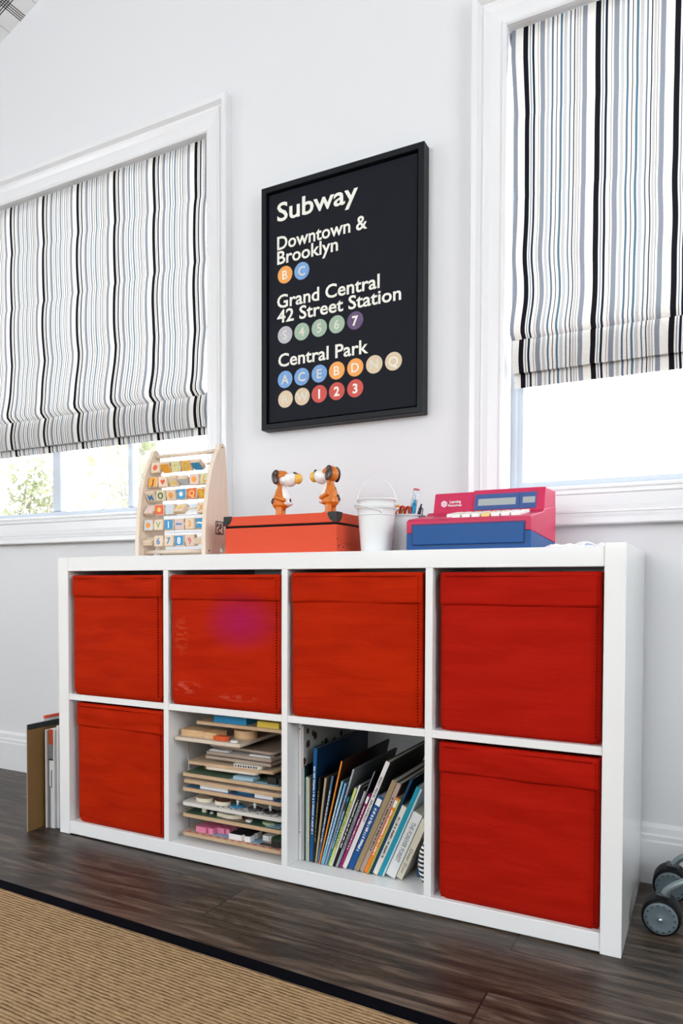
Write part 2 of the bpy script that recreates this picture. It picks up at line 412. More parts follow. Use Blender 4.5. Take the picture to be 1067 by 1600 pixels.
def sheet(bm, x0, x1, u_off, zs, yf, xf, nx, thick=.0):
    """cloth sheet: zs list of z; yf(x,z,i)-> y ; xf(x,z)->dx"""
    uvl = bm.loops.layers.uv.verify()
    G = []
    for j, z in enumerate(zs):
        rowv = []
        for i in range(nx+1):
            x = x0+(x1-x0)*i/nx
            rowv.append((bm.verts.new((x+xf(x, z, j), yf(x, z, j), z + .0)), x-u_off, z))
        G.append(rowv)
    for j in range(len(zs)-1):
        for i in range(nx):
            q = (G[j][i], G[j][i+1], G[j+1][i+1], G[j+1][i])
            f = bm.faces.new([a[0] for a in q]); f.smooth = True
            for l, a in zip(f.loops, q): l[uvl].uv = (a[1], a[2])
def blind(name, x0, x1, u_off, label, tucks, bot, zf1, zf2, seed, slope):
    t = thing(name, label, 'window blind', loc=((x0+x1)/2, .43, 2.05), group=None)
    top = 2.0705
    ed_ = [top]+tucks+[bot]
    zs = []; prof = []
    for k in range(len(ed_)-1):
        a, c_ = ed_[k], ed_[k+1]; m = 14
        frac = (k+1)/(len(ed_)-1)
        amp = .003+.006*frac if k < len(ed_)-2 else .026
        for q in range(m):
            s = q/m; zs.append(a+(c_-a)*s)
            if k < len(ed_)-2: pr = amp*math.sin(math.pi*s**.9)**.7 if s > 0 else 0
            else: pr = amp*(s**1.25)*(1 if s < .86 else max(0, 1-((s-.86)/.14)**2*.8))
            prof.append(pr+.004*frac)
    zs.append(bot); prof.append(.006)
    rnd = lambda x, z, s: noise.noise(Vector((x*s, z*s*.7, seed)))
    def yf(x, z, j): return .418-prof[j]*(1+.35*noise.noise(Vector((x*7, j//14*3.1, seed))))-.003*rnd(x, z, 9)
    def xf(x, z, j):
        lowf = max(0, min(1, (1.75-z)/.5))
        edge = .009*max(0, min(1, (2.0-z)/.14)); bow = edge*max(0, 1-(x-x0)/.10)-edge*max(0, 1-(x1-x)/.10)
        return (.004*noise.noise(Vector((x*5, z*9, seed+4)))+.0022*math.sin(z*33+x*9)*lowf)*(.25+lowf)+bow
    b = B(); sheet(b, x0, x1, u_off, zs, yf, xf, 130); me = obj('fabric_panel', b, LINEN, t)
    # lower fold: a loop of cloth hanging behind the main panel
    def fold(nm, ztop, zbot, y, dy, bulge):
        b = B(); m = 10
        zz = [ztop+(zbot-ztop)*q/m for q in range(m+1)]
        sheet(b, x0+.009, x1-.009, u_off-.004, zz, lambda x, z, j: y-bulge*math.sin(math.pi*j/m*.9)-.003*noise.noise(Vector((x*14, seed, 1.7))), lambda x, z, j: .0025*noise.noise(Vector((x*9, z*20, seed+2))), 110)
        zz2 = zz[::-1]
        sheet(b, x0+.009, x1-.009, u_off-.004, zz2, lambda x, z, j: y+.004+dy*j/m-.003*noise.noise(Vector((x*14, seed, 1.7))), lambda x, z, j: 0, 60)
        obj(nm, b, LINEN, t)
    fold('bottom_fold', bot+.010, zf1, .421, .006, .010)
    fold('hem_fold', zf1+.035, zf2, .437, .004, .004)
    b = B(); bbox(x0, x1, .424, .456, top-.03, top+.0035, .003, 1, bm=b); obj('head_rail', b, TRIM, t)
    return t
blind('striped_roman_blind', -1.045, .2005, .1445, 'long striped roman blind half drawn in the window left of the black sign', [1.90, 1.70, 1.49], 1.283, 1.186, 1.164, 3.3, 0)
blind('striped_roman_blind', 1.1385, 2.383, 1.1675, 'striped roman blind in the window right of the black sign, above the toy cash register', [1.855, 1.655, 1.455], 1.303, 1.222, 1.190, 8.1, 0)

# ------------------------------------------------------------------ framed sign
sg = thing('framed_sign', 'black framed print with white station lettering and coloured circles, hanging between the windows', 'framed print', (.674, .4, 1.14))
FB = M('frame_black_lacquer', (.004,.006,.009), .45, spec=.22)
b = B(); ring_profile(b, .4405, .909, 1.1565, 1.819, [(0, .3785), (0, .398), (.0165, .404), (.0165, .3695), (.0145, .368), (.0015, .368), (0, .3695)]); obj('frame', b, FB, sg)
n = N('sign_canvas'); tc = n.new('ShaderNodeTexCoord'); ns = n.noise(tc.outputs['Object'], (900,900,900), 2)
n.lk(n.ramp(ns, [(.3, (.0045,.0055,.010)), (.7, (.009,.011,.018))]), n.b.inputs['Base Color']); n.b.inputs['Roughness'].default_value = .6; n.b.inputs['Specular IOR Level'].default_value = .15; n.bump(ns, .2, .0005)
b = B(); bbox(.4445, .905, .3765, .398, 1.1605, 1.815, .0015, 1, bm=b); cv = obj('canvas_panel', b, n.m, sg)
def speck(name, c1, c2, s=380):
    n = N(name); tc = n.new('ShaderNodeTexCoord'); ns = n.noise(tc.outputs['Object'], (s,s,s), 3, 0, 1, .7)
    n.lk(n.ramp(ns, [(.38, c1), (.62, c2)]), n.b.inputs['Base Color']); n.b.inputs['Roughness'].default_value = .6; return n.m
TXT = speck('sign_white_print', (.88,.87,.79), (.80,.80,.72), 600)
YT = .3762
for s, x, z, cap, wd in (('Subway', .4737, 1.7341, .0525, .2584), ('Downtown &', .4737, 1.6533, .0380, .2865), ('Brooklyn', .4738, 1.6122, .0375, .1976),
                         ('Grand Central', .4738, 1.4872, .0378, .3241), ('42 Street Station', .4738, 1.4449, .0370, .3867), ('Central Park', .4778, 1.3188, .0375, .2867)):
    b = B(); merge(b, text_bm(s, cap, wd, bold=.016, extr=.0003), MF(x, YT, z)); o = obj('lettering', b, TXT, cv); o['label'] = 'white words ' + s
OR_ = speck('circle_orange', (.90,.36,.055), (.80,.36,.11)); BLU = speck('circle_blue', (.10,.28,.62), (.25,.42,.68)); GRY = speck('circle_grey', (.42,.43,.47), (.52,.52,.55))
GRN = speck('circle_green', (.28,.42,.33), (.40,.50,.36)); PUR = speck('circle_purple', (.10,.035,.16), (.13,.10,.17)); TAN = speck('circle_tan', (.66,.50,.30), (.70,.60,.45)); RED = speck('circle_red', (.62,.06,.045), (.52,.09,.075))
WL = M('circle_letter_pale', (.70,.68,.60), .6); WB = M('circle_letter_bold', (.84,.80,.72), .6)
CIR = [('B', .5004, 1.5786, OR_), ('C', .5560, 1.5786, BLU), ('S', .5006, 1.4077, GRY), ('4', .5563, 1.4083, GRN), ('5', .6130, 1.4094, GRN), ('6', .6684, 1.4105, GRN), ('7', .7253, 1.4116, PUR),
       ('A', .5007, 1.2806, BLU), ('C', .5564, 1.2812, BLU), ('E', .6133, 1.2826, BLU), ('B', .6688, 1.2836, OR_), ('D', .7258, 1.2846, OR_), ('N', .7830, 1.2850, TAN), ('Q', .8393, 1.2855, TAN),
       ('R', .5020, 1.2241, TAN), ('W', .5578, 1.2250, TAN), ('1', .6134, 1.2260, RED), ('2', .6689, 1.2268, RED), ('3', .7260, 1.2278, RED)]
for ch, x, z, m in CIR:
    b = B(); lathe(b, [(0, 0), (.0245, 0), (.0245, .0006), (0, .0006)], 40, (x, YT-.0005, z), 0, 'y', smooth=False)
    tb = text_bm(ch, .0255, None, bold=.012 if ch not in '1237' else .03, extr=.0003)
    wx = max(v.co.x for v in tb.verts); mi = 1
    merge(b, tb, MF(x-wx/2, YT-.0009, z-.0128), 1)
    o = obj('route_circle', b, [m, WB if ch in '1237BDQ' else WL], cv); o['label'] = 'coloured circle with the character ' + ch

# ------------------------------------------------------------------ storage shelf
T = .038; H = .763; W_ = T*2+4*.335+3*.016
XC = [(T, T+.335), (T+.351, T+.686), (T+.702, T+1.037), (T+1.053, T+1.388)]
ZL, ZM, ZT = T, T+.335, T+.351
sh = thing('cube_shelf', 'long glossy white eight cube storage shelf standing against the wall', 'shelf unit', (W_/2, .195, 0))
D = .388
b = B(); bbox(0, T, 0, D, 0, H, .0012, 1, bm=b); obj('side_panel', b, SHELF, sh)
b = B(); bbox(W_-T, W_, -.0015, D, 0, H+.006, .0012, 1, bm=b); obj('side_panel', b, SHELF, sh)
b = B(); bbox(T, W_-T, .0005, D, H-T, H, .0012, 1, bm=b); obj('top_board', b, SHELF, sh)
b = B(); bbox(T, W_-T, .0005, D, .003, T, .0012, 1, bm=b); obj('bottom_board', b, SHELF, sh)
for k in range(3):
    x = XC[k][1]; b = B(); bbox(x, x+.016, .001, D-.002, T, H-T, .0008, 1, bm=b); obj('divider', b, SHELF, sh)
for k in range(4):
    b = B(); bbox(XC[k][0], XC[k][1], .0015, D-.002, ZM, ZT, .0008, 1, bm=b); obj('shelf_board', b, SHELF, sh)

# ------------------------------------------------------------------ red fabric bins
def bin_mat(name, c1, c2, painted_light=None, seed=0):
    n = N(name); tc = n.new('ShaderNodeTexCoord'); V = tc.outputs['Object']
    wr = n.noise(V, (5, 5, 26), 4, .8, 1, .45); fine = n.noise(V, (120, 120, 900), 3)
    col = n.ramp(n.math('ADD', n.math('MULTIPLY', wr, .8), n.math('MULTIPLY', fine, .2)), [(.35, c1), (.65, c2)])
    if painted_light:
        for (sx, sz, rx_, rz_, sc, st, sharp) in painted_light:
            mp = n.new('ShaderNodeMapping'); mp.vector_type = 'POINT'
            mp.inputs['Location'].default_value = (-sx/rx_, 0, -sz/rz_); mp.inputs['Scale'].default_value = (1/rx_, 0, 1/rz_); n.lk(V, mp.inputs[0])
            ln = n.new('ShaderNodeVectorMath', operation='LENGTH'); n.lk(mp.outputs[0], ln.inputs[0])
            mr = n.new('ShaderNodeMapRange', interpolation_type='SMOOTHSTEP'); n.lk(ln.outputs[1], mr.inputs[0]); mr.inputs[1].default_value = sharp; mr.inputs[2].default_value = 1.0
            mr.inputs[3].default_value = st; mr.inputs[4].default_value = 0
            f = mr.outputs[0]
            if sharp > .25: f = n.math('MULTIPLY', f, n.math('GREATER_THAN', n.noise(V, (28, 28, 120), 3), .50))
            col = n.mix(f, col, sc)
    n.lk(col, n.b.inputs['Base Color']); n.b.inputs['Roughness'].default_value = .75; n.b.inputs['Specular IOR Level'].default_value = .06
    
    n.bump(n.math('ADD', n.math('MULTIPLY', wr, 1.0), n.math('MULTIPLY', fine, .12)), .5, .006)
    return n.m
RED_A = bin_mat('red_bin_fabric', (.37,.0125,.0004), (.45,.018,.0006))
RED_B = bin_mat('red_bin_fabric_light_spot', (.37,.012,.0008), (.44,.016,.001), painted_light=[(.05, .212, .125, .085, (.36,.008,.075), .8, .0), (-.11, .045, .055, .02, (.60,.13,.08), .5, .3), (.035, .03, .08, .012, (.55,.12,.07), .35, .3), (-.13, .175, .03, .06, (.52,.09,.03), .35, .28)])  # magenta light spot and pale sheen painted into the fabric colour
RED_C = bin_mat('red_bin_fabric_crimson', (.35,.007,.002), (.40,.009,.0025))
STI = M('red_stitching', (.10,.002,.001), .9, spec=0)
def make_bin(label, k, upper, fr_mat, xs, zs, y0, seed, hem_h):
    """xs: left,right extents; zs: bottom,top"""
    x0, x1 = xs; z0, z1 = zs; w2 = (x1-x0)/2; h = z1-z0; cx = (x0+x1)/2; d = .345
    t = thing('fabric_bin', label, 'storage bin', (cx, y0, z0), 'red fabric bins in the white shelf')
    def panel(nm, za, zb, ya, depth, rb, rt, bul, mt, seedp, smoothw=1.0, par=t):
        # rounded-corner front sheet with thickness running back `depth`
        b = B(); nx, nz = 44, 30
        def P(i, j, y):
            x = -w2+2*w2*i/nx; z = za+(zb-za)*j/nz
            # pull the corners in
            for (cz, r, sgn) in ((za, rb, 1), (zb, rt, -1)):
                dz = (z-cz)*sgn
                if dz < r and r > 0:
                    e = r-math.sqrt(max(0, r*r-(r-dz)**2)); lim = w2-e
                    x = max(-lim, min(lim, x))
            return x, z
        front = []; back = []
        for j in range(nz+1):
            fr, bk_ = [], []
            for i in range(nx+1):
                x, z = P(i, j, 0); u = i/nx*2-1; v = j/nz*2-1
                edge = max(0, 1-u**6)*max(0, 1-v**8)
                yy = ya-bul*(1-u*u)*(1-v*v)-.0022*smoothw*noise.noise(Vector((x*9, z*30, seedp)))*edge-.0012*noise.noise(Vector((x*25, z*70, seedp+3)))*edge
                round_ = .004*(1-min(1, (1-abs(u))*w2/.006))**2+.004*(1-min(1, (1-abs(v))*(zb-za)/2/.006))**2
                fr.append(b.verts.new((x, yy+round_, z+((.0028*noise.noise(Vector((x*8, seedp, 2)))*max(0, 1-j/6)) if nm == 'folded_hem' else 0)))); bk_.append(b.verts.new((x, ya+depth, z)))
            front.append(fr); back.append(bk_)
        for j in range(nz):
            for i in range(nx):
                f = b.faces.new((front[j][i], front[j][i+1], front[j+1][i+1], front[j+1][i])); f.smooth = True
                b.faces.new((back[j][i], back[j+1][i], back[j+1][i+1], back[j][i+1]))
        for i in range(nx):
            b.faces.new((front[0][i], back[0][i], back[0][i+1], front[0][i+1])); b.faces.new((front[nz][i], front[nz][i+1], back[nz][i+1], back[nz][i]))
        for j in range(nz):
            b.faces.new((front[j][0], front[j+1][0], back[j+1][0], back[j][0])); b.faces.new((front[j][nx], back[j][nx], back[j+1][nx], front[j+1][nx]))
        return obj(nm, b, mt, par, local=True)
    body = panel('fabric_body', 0, h, .0055, .0105, .014, .004, .003, fr_mat, seed, 1.5)
    b = B()
    tk = .006
    box(b, -w2, -w2+tk, .014, d, .004, h); box(b, w2-tk, w2, .014, d, .004, h); box(b, -w2, w2, d-tk, d, .004, h); box(b, -w2+.002, w2-.002, .014, d, 0.0, tk)
    obj('bin_shell', b, fr_mat, t, local=True)
    panel('folded_hem', h-hem_h, h+.0005, .0, .0055, .001, .003, .0015, fr_mat, seed+7, 2.4, body)
    # stitched lines: short dashes following the top and the right edge
    b = B()
    for q in range(50):
        x = -w2+.012+q*(2*w2-.024)/50; box(b, x, x+.0034, -.0022, .001, h-.0085, h-.0078)
    for q in range(int(h/.0065)-3):
        z = .014+q*.0065; box(b, w2-.0085, w2-.0078, -.0022+.001, .003, z, z+.0034)
    obj('stitching', b, STI, body, local=True)
    return t
sp = .010
make_bin('orange red fabric bin in the top left cube of the shelf', 0, 1, RED_A, (.056, .368), (ZT+.0005, .713), -.004, 1.1, .058)
make_bin('red fabric bin with painted magenta light spot and pale sheen, in the second top cube', 1, 1, RED_B, (.398, .7215), (ZT+.0005, .713), -.004, 5.2, .062)
make_bin('red fabric bin above the leaning books, third in the top row', 2, 1, RED_A, (.751, .7515+.317), (ZT+.0005, .7165), -.003, 9.7, .067)
make_bin('crisp crimson fabric bin in the top right cube, under the toy cash register', 3, 1, RED_C, (1.1045, 1.4215), (ZT+.0005, .716), .006, 13.4, .068)
make_bin('red fabric bin in the bottom left cube, beside the puzzle trays', 0, 0, RED_A, (.062, .3695), (ZL+.0005, .366), .003, 17.3, .062)
make_bin('dark red fabric bin in the bottom right cube of the shelf, right of the books', 3, 0, RED_C, (1.1055, 1.4225), (ZL+.0005, .365), .003, 21.8, .062)

# ------------------------------------------------------------------ wooden alphabet frame
WOOD = M('pale_beech', (.80,.68,.56), .5, noisecol=((20,160,9), (.75,.61,.48)))
WOOD2 = M('pale_beech_block', (.76,.60,.45), .5, noisecol=((60,60,60), (.70,.53,.38)))
AB = thing('alphabet_abacus', 'pale wooden frame of letter and number blocks on rods at the left shelf end', 'toy abacus', (.365, .085, H))
def side_outline():
    front = [(.022, 0), (.022, .05), (.027, .11), (.036, .165), (.050, .215), (.068, .255), (.080, .274)]
    arc = [(.0925+.0135*math.cos(a), .275+.0135*math.sin(a)) for a in [R(x) for x in (165, 130, 95, 60, 25, 0)]]
    back = [(.116, .16), (.128, 0), (.110, 0), (.101, .030), (.096, .036), (.090, .030), (.078, 0)]
    return [(p[0]+.015, p[1]+H+.0006) for p in front+arc+back]
for x0 in (.247, .466):
    b = B(); prism(b, side_outline(), 'x', x0, x0+.012); obj('side_panel', b, WOOD, AB)
rows = [(1.000, .088), (.960, .078), (.923, .069), (.885, .064), (.845, .060), (.803, .060)]
for z, y, r in [(1.034, .105, .005), (.775, .062, .005), (.772, .13, .004)]+[(z, y, .0022) for z, y in rows]:
    b = B(); tube(b, [(.258, y, z), (.467, y, z)], r, 12); obj('rod', b, WOOD, AB)
TC = {'w': (.74,.60,.46), 'o': (.85,.38,.04), 'y': (.80,.62,.28), 'b': (.03,.28,.55), 'r': (.72,.10,.03), 'g': (.62,.62,.36), 'l': (.58,.64,.70), 'p': (.72,.56,.52)}
TM = {k: M('tile_face_'+k, v, .5) for k, v in TC.items()}
IM = {'r': M('tile_ink_red', (.72,.10,.02), .5), 'o': M('tile_ink_orange', (.85,.33,.02), .5), 'b': M('tile_ink_blue', (.03,.22,.50), .5), 'w': M('tile_ink_white', (.85,.85,.80), .5), 'g': M('tile_ink_green', (.30,.42,.12), .5), 'y': M('tile_ink_yellow', (.80,.60,.10), .5), 'k': M('tile_ink_dark', (.05,.04,.05), .5), 'l': M('tile_ink_pale', (.50,.58,.66), .5), 'p': M('tile_ink_pink', (.75,.15,.22), .5)}
tiles = [[('*','w','r',8),('','o','o',-35),('C','g','y',-12),('D','o','g',-12),('','b','w',-50),None],
         [('J','o','k',12),('v','w','r',0),('^','w','y',-30),('','l','l',-55),('*','p','o',0),('L','g','o',5)],
         [('M','w','b',-32),('O','g','k',-5),('*','w','o',-12),('%','b','w',0),('Q','r','y',4),('R','o','y',-25)],
         [('','p','p',35),('%','r','y',0),('','l','l',0),('^','w','y',40),None,('X','w','o',5)],
         [('*','l','o',5),('V','w','g',5),('1','b','w',0),('~','p','b',-5),('3','w','o',0),('~','b','w',0)],
         [('','w','w',65),('6','w','b',0),('7','w','b',4),('8','b','w',0),('9','w','p',-10),('','w','w',70)]]
for (z, y), rw in zip(rows, tiles):
    for k, tl_ in enumerate(rw):
        if tl_ is None: continue
        ch, fc, ink, an = tl_; cx = .2775+k*.0345
        b = B(); s = .0158
        bbox(-s, s, -.0065, .0065, -.0145, .0145, .0015, 1, 0, b)
        for m_ in (-1, 1): tube(b, [(m_*s*.98, 0, 0), (m_*(s+.0010), 0, 0)], .006, 12)
        box(b, -s+.0022, s-.0022, -.0071, -.0064, -.0123, .0123, 1)
        if ch and ch in '*%':
            pts = [(.0075*math.cos(a)*(1 if ch == '*' else (1.15 if i % 2 else .6)), .0078*math.sin(a)*(1 if ch == '*' else (1.0 if i % 2 else .6))) for i, a in enumerate([2*math.pi*i/14 for i in range(14)])]
            prism(b, pts, 'y', -.0076, -.0070, 2)
        elif ch == 'v': prism(b, [(0,-.008),(.007,-.001),(.007,.004),(.004,.0065),(0,.004),(-.004,.0065),(-.007,.004),(-.007,-.001)], 'y', -.0076, -.0070, 2)
        elif ch == '^': prism(b, [(-.009,-.006),(.009,-.006),(.009,.003),(.005,-.001),(0,.006),(-.005,-.001),(-.009,.003)], 'y', -.0076, -.0070, 2)
        elif ch == '~': prism(b, [(-.010,-.002),(-.004,0),(.003,-.002),(.010,0),(.010,.003),(.003,.002),(-.004,.004),(-.010,.002)], 'y', -.0076, -.0070, 2)
        elif ch:
            tb = text_bm(ch, .0165, None, bold=.02, extr=.0003); wx = max(v.co.x for v in tb.verts)
            if fc != 'w' or ch in 'MX': pass
            merge(b, tb, MF(-wx/2, -.0074, -.0082), 2)
        mt = Matrix.Translation((cx, y, z)) @ Matrix.Rotation(R(-an), 4, 'X')
        b2 = B(); merge(b2, b, mt); o = obj('letter_block', b2, [WOOD2, TM[fc], IM[ink]], AB)
# printed emblem on the right side panel
b = B(); X0 = .4783
def MX(y, z, s=1):    # text plane -> plane facing +X
    return Matrix(((0,0,1,X0),(1,0,0,y),(0,1,0,z),(0,0,0,1)))
ring = [(.103, .822), (.134, .822), (.134, .853), (.103, .853)]
for (y0, y1, z0, z1) in ((.079, .0815, .818, .851), (.109, .1115, .818, .851), (.079, .1115, .849, .8515), (.079, .1115, .818, .8205)): box(b, X0-.0002, X0+.0004, y0, y1, z0, z1)
merge(b, text_bm('A', .012, .010, .03), MX(.083, .8365)); merge(b, text_bm('B', .012, .009, .03), MX(.096, .8345)); merge(b, text_bm('C', .013, .012, .03), MX(.088, .8215))
obj('printed_emblem', b, M('emblem_black', (.02,.015,.01), .6), AB)
b = B()
for (y, z) in ((.1075, 1.042), (.052, .775)): lathe(b, [(0, 0), (.0022, 0), (.0022, .0006), (0, .0006)], 12, (.478, y, z), 0, 'x')
obj('screw_head', b, M('emblem_black'), AB)

# ------------------------------------------------------------------ coral storage box
CORAL = M('coral_cardboard', (.70,.082,.034), .6, spec=.2, bump=((400,400,400), .1, .0004))
BX = thing('lidded_box', 'coral red lidded cardboard box with black metal corners, under the two dog figurines', 'storage box', (.69, .155, H))
x0, x1, y0, y1 = .548, .858, .02, .262
b = B(); bbox(x0+.002, x1-.002, y0+.002, y1-.002, H+.0002, .8255, .0015, 2, bm=b); obj('box_body', b, CORAL, BX)
b = B(); bbox(x0+.0025, x1-.0025, y0+.0025, y1-.0025, .8245, .8325, .001, 1, bm=b); obj('dark_gap', b, BLACK, BX)
b = B(); bbox(x0, x1, y0, y1, .8302, .8525, .0015, 2, bm=b); lid = obj('lid', b, CORAL, BX)
CN = M('corner_metal_black', (.004,.005,.007), .35, spec=.4)
def corner(cx, cy, sx, sy):
    b = B(); q = [(0, 0), (.024, 0), (.023, .008), (.018, .017), (.010, .0225), (0, .0225)]
    prism(b, [(cx+sx*p[0], .8535-p[1]) for p in q], 'y', cy-.0008*sy-.0004, cy-.0008*sy+.0004)
    prism(b, [(cy+sy*p[0], .8535-p[1]) for p in q], 'x', cx-.0008*sx-.0004, cx-.0008*sx+.0004)
    prism(b, [(cx-sx*.001, cy-sy*.001), (cx+sx*.022, cy-sy*.001), (cx+sx*.016, cy+sy*.010), (cx+sx*.010, cy+sy*.016), (cx-sx*.001, cy+sy*.022)], 'z', .8526, .8536)
    ellip(b, (cx+sx*.011, cy-.0012*sy, .841), (.0018, .001, .0018), 0, None, 8); ellip(b, (cx-.0012*sx, cy+sy*.011, .841), (.001, .0018, .0018), 0, None, 8)
    obj('metal_corner', b, CN, lid)
for cx, cy, sx, sy in ((x0, y0, 1, 1), (x1, y0, -1, 1), (x0, y1, 1, -1), (x1, y1, -1, -1)): corner(cx, cy, sx, sy)
b = B()
for (yy, zz) in ((.026, .793), (.031, .778), (.055, .776), (.24, .778)): ellip(b, (x1-.002, yy, zz), (.0012, .0022, .0022), 0, None, 10)
obj('rivet', b, CN, BX)
b = B(); prism(b, [(.024, .772), (.05, .783), (.1, .783), (.1, .784), (.049, .784), (.023, .773)], 'x', x1-.0022, x1-.0012); obj('side_seam', b, M('coral_dark_seam', (.35,.04,.02), .6), BX)  # thin strip of darker coral along the seam

# ------------------------------------------------------------------ dog figurines
DO = M('glazed_orange', (.66,.19,.018), .3, noisecol=((60,60,60), (.60,.16,.014))); DW = M('glazed_white', (.82,.82,.82), .2); DE = M('glazed_dark_brown', (.045,.022,.020), .25); DY = M('glazed_yellow', (.80,.44,.07), .25)
def dog(label, loc, rz):
    t = thing('dog_figurine', label, 'figurine', loc, 'pair of ceramic dog figurines on the coral box', rot=(0, 0, rz))
    # faces +X locally, height .115
    b = B()
    for k in range(9):   # pear shaped trunk
        s = k/8; z = .030+.040*s; r = .0145*(1-s)**.8+.0075
        ellip(b, (-.001-.002*s, 0, z), (r*1.0, r*.95, .009), 0, None, 16)
    ellip(b, (-.003, 0, .033), (.0195, .0190, .0165), 0, None, 18)
    for sy in (-1, 1):
        for k in range(5): ellip(b, (-.002, sy*.0095, .004+k*.005), (.0088, .0084, .006), 0, None, 14)
        ellip(b, (.004, sy*.009, .0035), (.0125, .0085, .0040), 0, None, 14)
        # arm: shoulder - elbow - paw on the belly
        P = [Vector((-.003, sy*.011, .066)), Vector((-.006, sy*.0205, .047)), Vector((.014, sy*.0165, .040))]
        for a_, c_ in ((P[0], P[1]), (P[1], P[2])):
            for k in range(7): ellip(b, a_.lerp(c_, k/6), (.0052, .0052, .0052), 0, None, 10)
    for k in range(4): ellip(b, (-.002, 0, .068+k*.005), (.009, .009, .006), 0, None, 14)
    b = blob(b, .0011, 5); body = obj('body', b, DO, t, local=True)
    b = B(); ellip(b, (-.004, 0, .095), (.0180, .0175, .0185), 0, None, 24); ellip(b, (.004, 0, .099), (.015, .015, .0135), 0, None, 20)
    head = obj('head', blob(b, .001, 4), DO, t, local=True)
    b = B(); ellip(b, (.022, 0, .0895), (.0185, .0170, .0165), 0, None, 24); ellip(b, (.008, 0, .088), (.0150, .0178, .0125), 0, None, 20); ellip(b, (.029, 0, .0925), (.0140, .0145, .0145), 0, None, 20)
    mz = obj('muzzle', blob(b, .001, 5), DW, head, local=True)
    b = B(); ellip(b, (.0440, 0, .0915), (.0100, .0120, .0128), 0, None, 24); obj('nose', b, DY, head, local=True)
    for sy in (-1, 1):
        b = B(); rt = Matrix.Rotation(R(-14), 4, 'Y') @ Matrix.Rotation(R(sy*8), 4, 'X')
        ellip(b, (-.0085, sy*.0190, .0935), (.0092, .0038, .0170), 0, rt, 20); ellip(b, (-.0075, sy*.0160, .1065), (.0074, .0050, .0070), 0, rt, 16)
        obj('ear', blob(b, .001, 3), DE, head, local=True)
        b = B(); ellip(b, (.0370, sy*.0055, .1050), (.0040, .0042, .0020), 0, Matrix.Rotation(R(25), 4, 'Y'), 14); obj('eye', b, M('glazed_black', (.01,.01,.01), .15), head, local=True)
    b = B()
    for k in range(8):
        s = k/7; r = .0165*(1-s)**.8+.0085
        ellip(b, (.0055+r*.22*(1-s*.5), 0, .033+.040*s), (r*.76, r*.60, .008), 0, None, 14)
    obj('belly_patch', blob(b, .0011, 5), DW, body, local=True)
    b = B(); ellip(b, (.0245, -.004, .037), (.003, .004, .0075), 0, None, 12); obj('belly_spot', b, DE, body, local=True)
    b = B(); ellip(b, (-.0165, -.0065, .038), (.0072, .0085, .0095), 0, None, 16); ellip(b, (-.0100, -.0035, .055), (.0055, .0055, .012), 0, None, 16)
    obj('back_spot', blob(b, .001, 4), DE, body, local=True)
    b = B(); ellip(b, (-.0222, -.0095, .042), (.003, .0025, .0055), 0, Matrix.Rotation(R(25), 4, 'Y'), 12); obj('tail_tip', b, DW, body, local=True)
    return t
dog('orange brown dog figurine facing right, left one of the pair on the coral box', (.6715, .085, .8527), R(8))
dog('orange brown dog figurine seen from behind, right one of the pair', (.8045, .085, .8537), R(176))

# ------------------------------------------------------------------ white pails
PAIL = M('white_enamel', (.80,.82,.83), .18, coat=.3)
def pail(label, cx, cy, z0, r0, r1, h, beads, handle, hr=.0011, grp='white metal pails on the shelf top'):
    t = thing('metal_pail', label, 'bucket', (cx, cy, z0), grp)
    prof = [(0, .002), (r0-.002, .002), (r0-.0005, 0), (r0, .001)]
    for k in range(1, 13):
        s = k/12; prof.append((r0+(r1-r0)*s, h*s))
    prof += [(r1+.0016, h+.0005), (r1+.002, h+.002), (r1+.0010, h+.0032), (r1-.0008, h+.002), (r1-.0012, h), (r0-.0012, .0035), (0, .0035)]
    b = B(); lathe(b, prof, 56, (cx, cy, z0)); obj('pail_body', b, PAIL, t)
    for zb in beads:
        rr_ = r0+(r1-r0)*zb/h; b = B()
        pts = [(cx+(rr_+.0006)*math.cos(a), cy+(rr_+.0006)*math.sin(a), z0+zb) for a in [2*math.pi*i/48 for i in range(48)]]
        tube(b, pts, .0012, 8, closed=True); obj('bead', b, PAIL, t)
    a0, tilt, R_ = handle     # a0: direction of the pivot axis; tilt: 0 = upright, 90 = lying down
    ax = Vector((math.cos(a0), math.sin(a0), 0)); up = Vector((0,0,1)); side = ax.cross(up)
    dirn = up*math.cos(tilt)+side*math.sin(tilt)
    c_ = Vector((cx, cy, z0+h-.008))
    b = B(); tube(b, [c_+ax*(r1+.0025)*math.cos(a)+dirn*R_*math.sin(a) for a in [math.pi*i/30 for i in range(31)]], hr, 8); obj('wire_handle', b, PAIL, t)
    for s in (-1, 1):
        b = B(); ellip(b, c_+ax*s*(r1+.001), (.003, .003, .004), 0, None, 10); obj('handle_ear', b, PAIL, t)
    return t
pail('outer white metal pail of the nested pair, its wire handle drooping left', .9305, .072, H+.0002, .0345, .0425, .096, [.082], (R(-52), R(72), .052))
pail('inner white metal pail of the nested pair, its wire handle standing upright', .9305, .072, H+.0190, .0340, .0420, .096, [.082], (R(22), R(-4), .060))
pail('white metal pail holding pens and scissors, behind the nested pair', .958, .172, H+.0002, .041, .047, .086, [], (R(15), R(-82), .050))
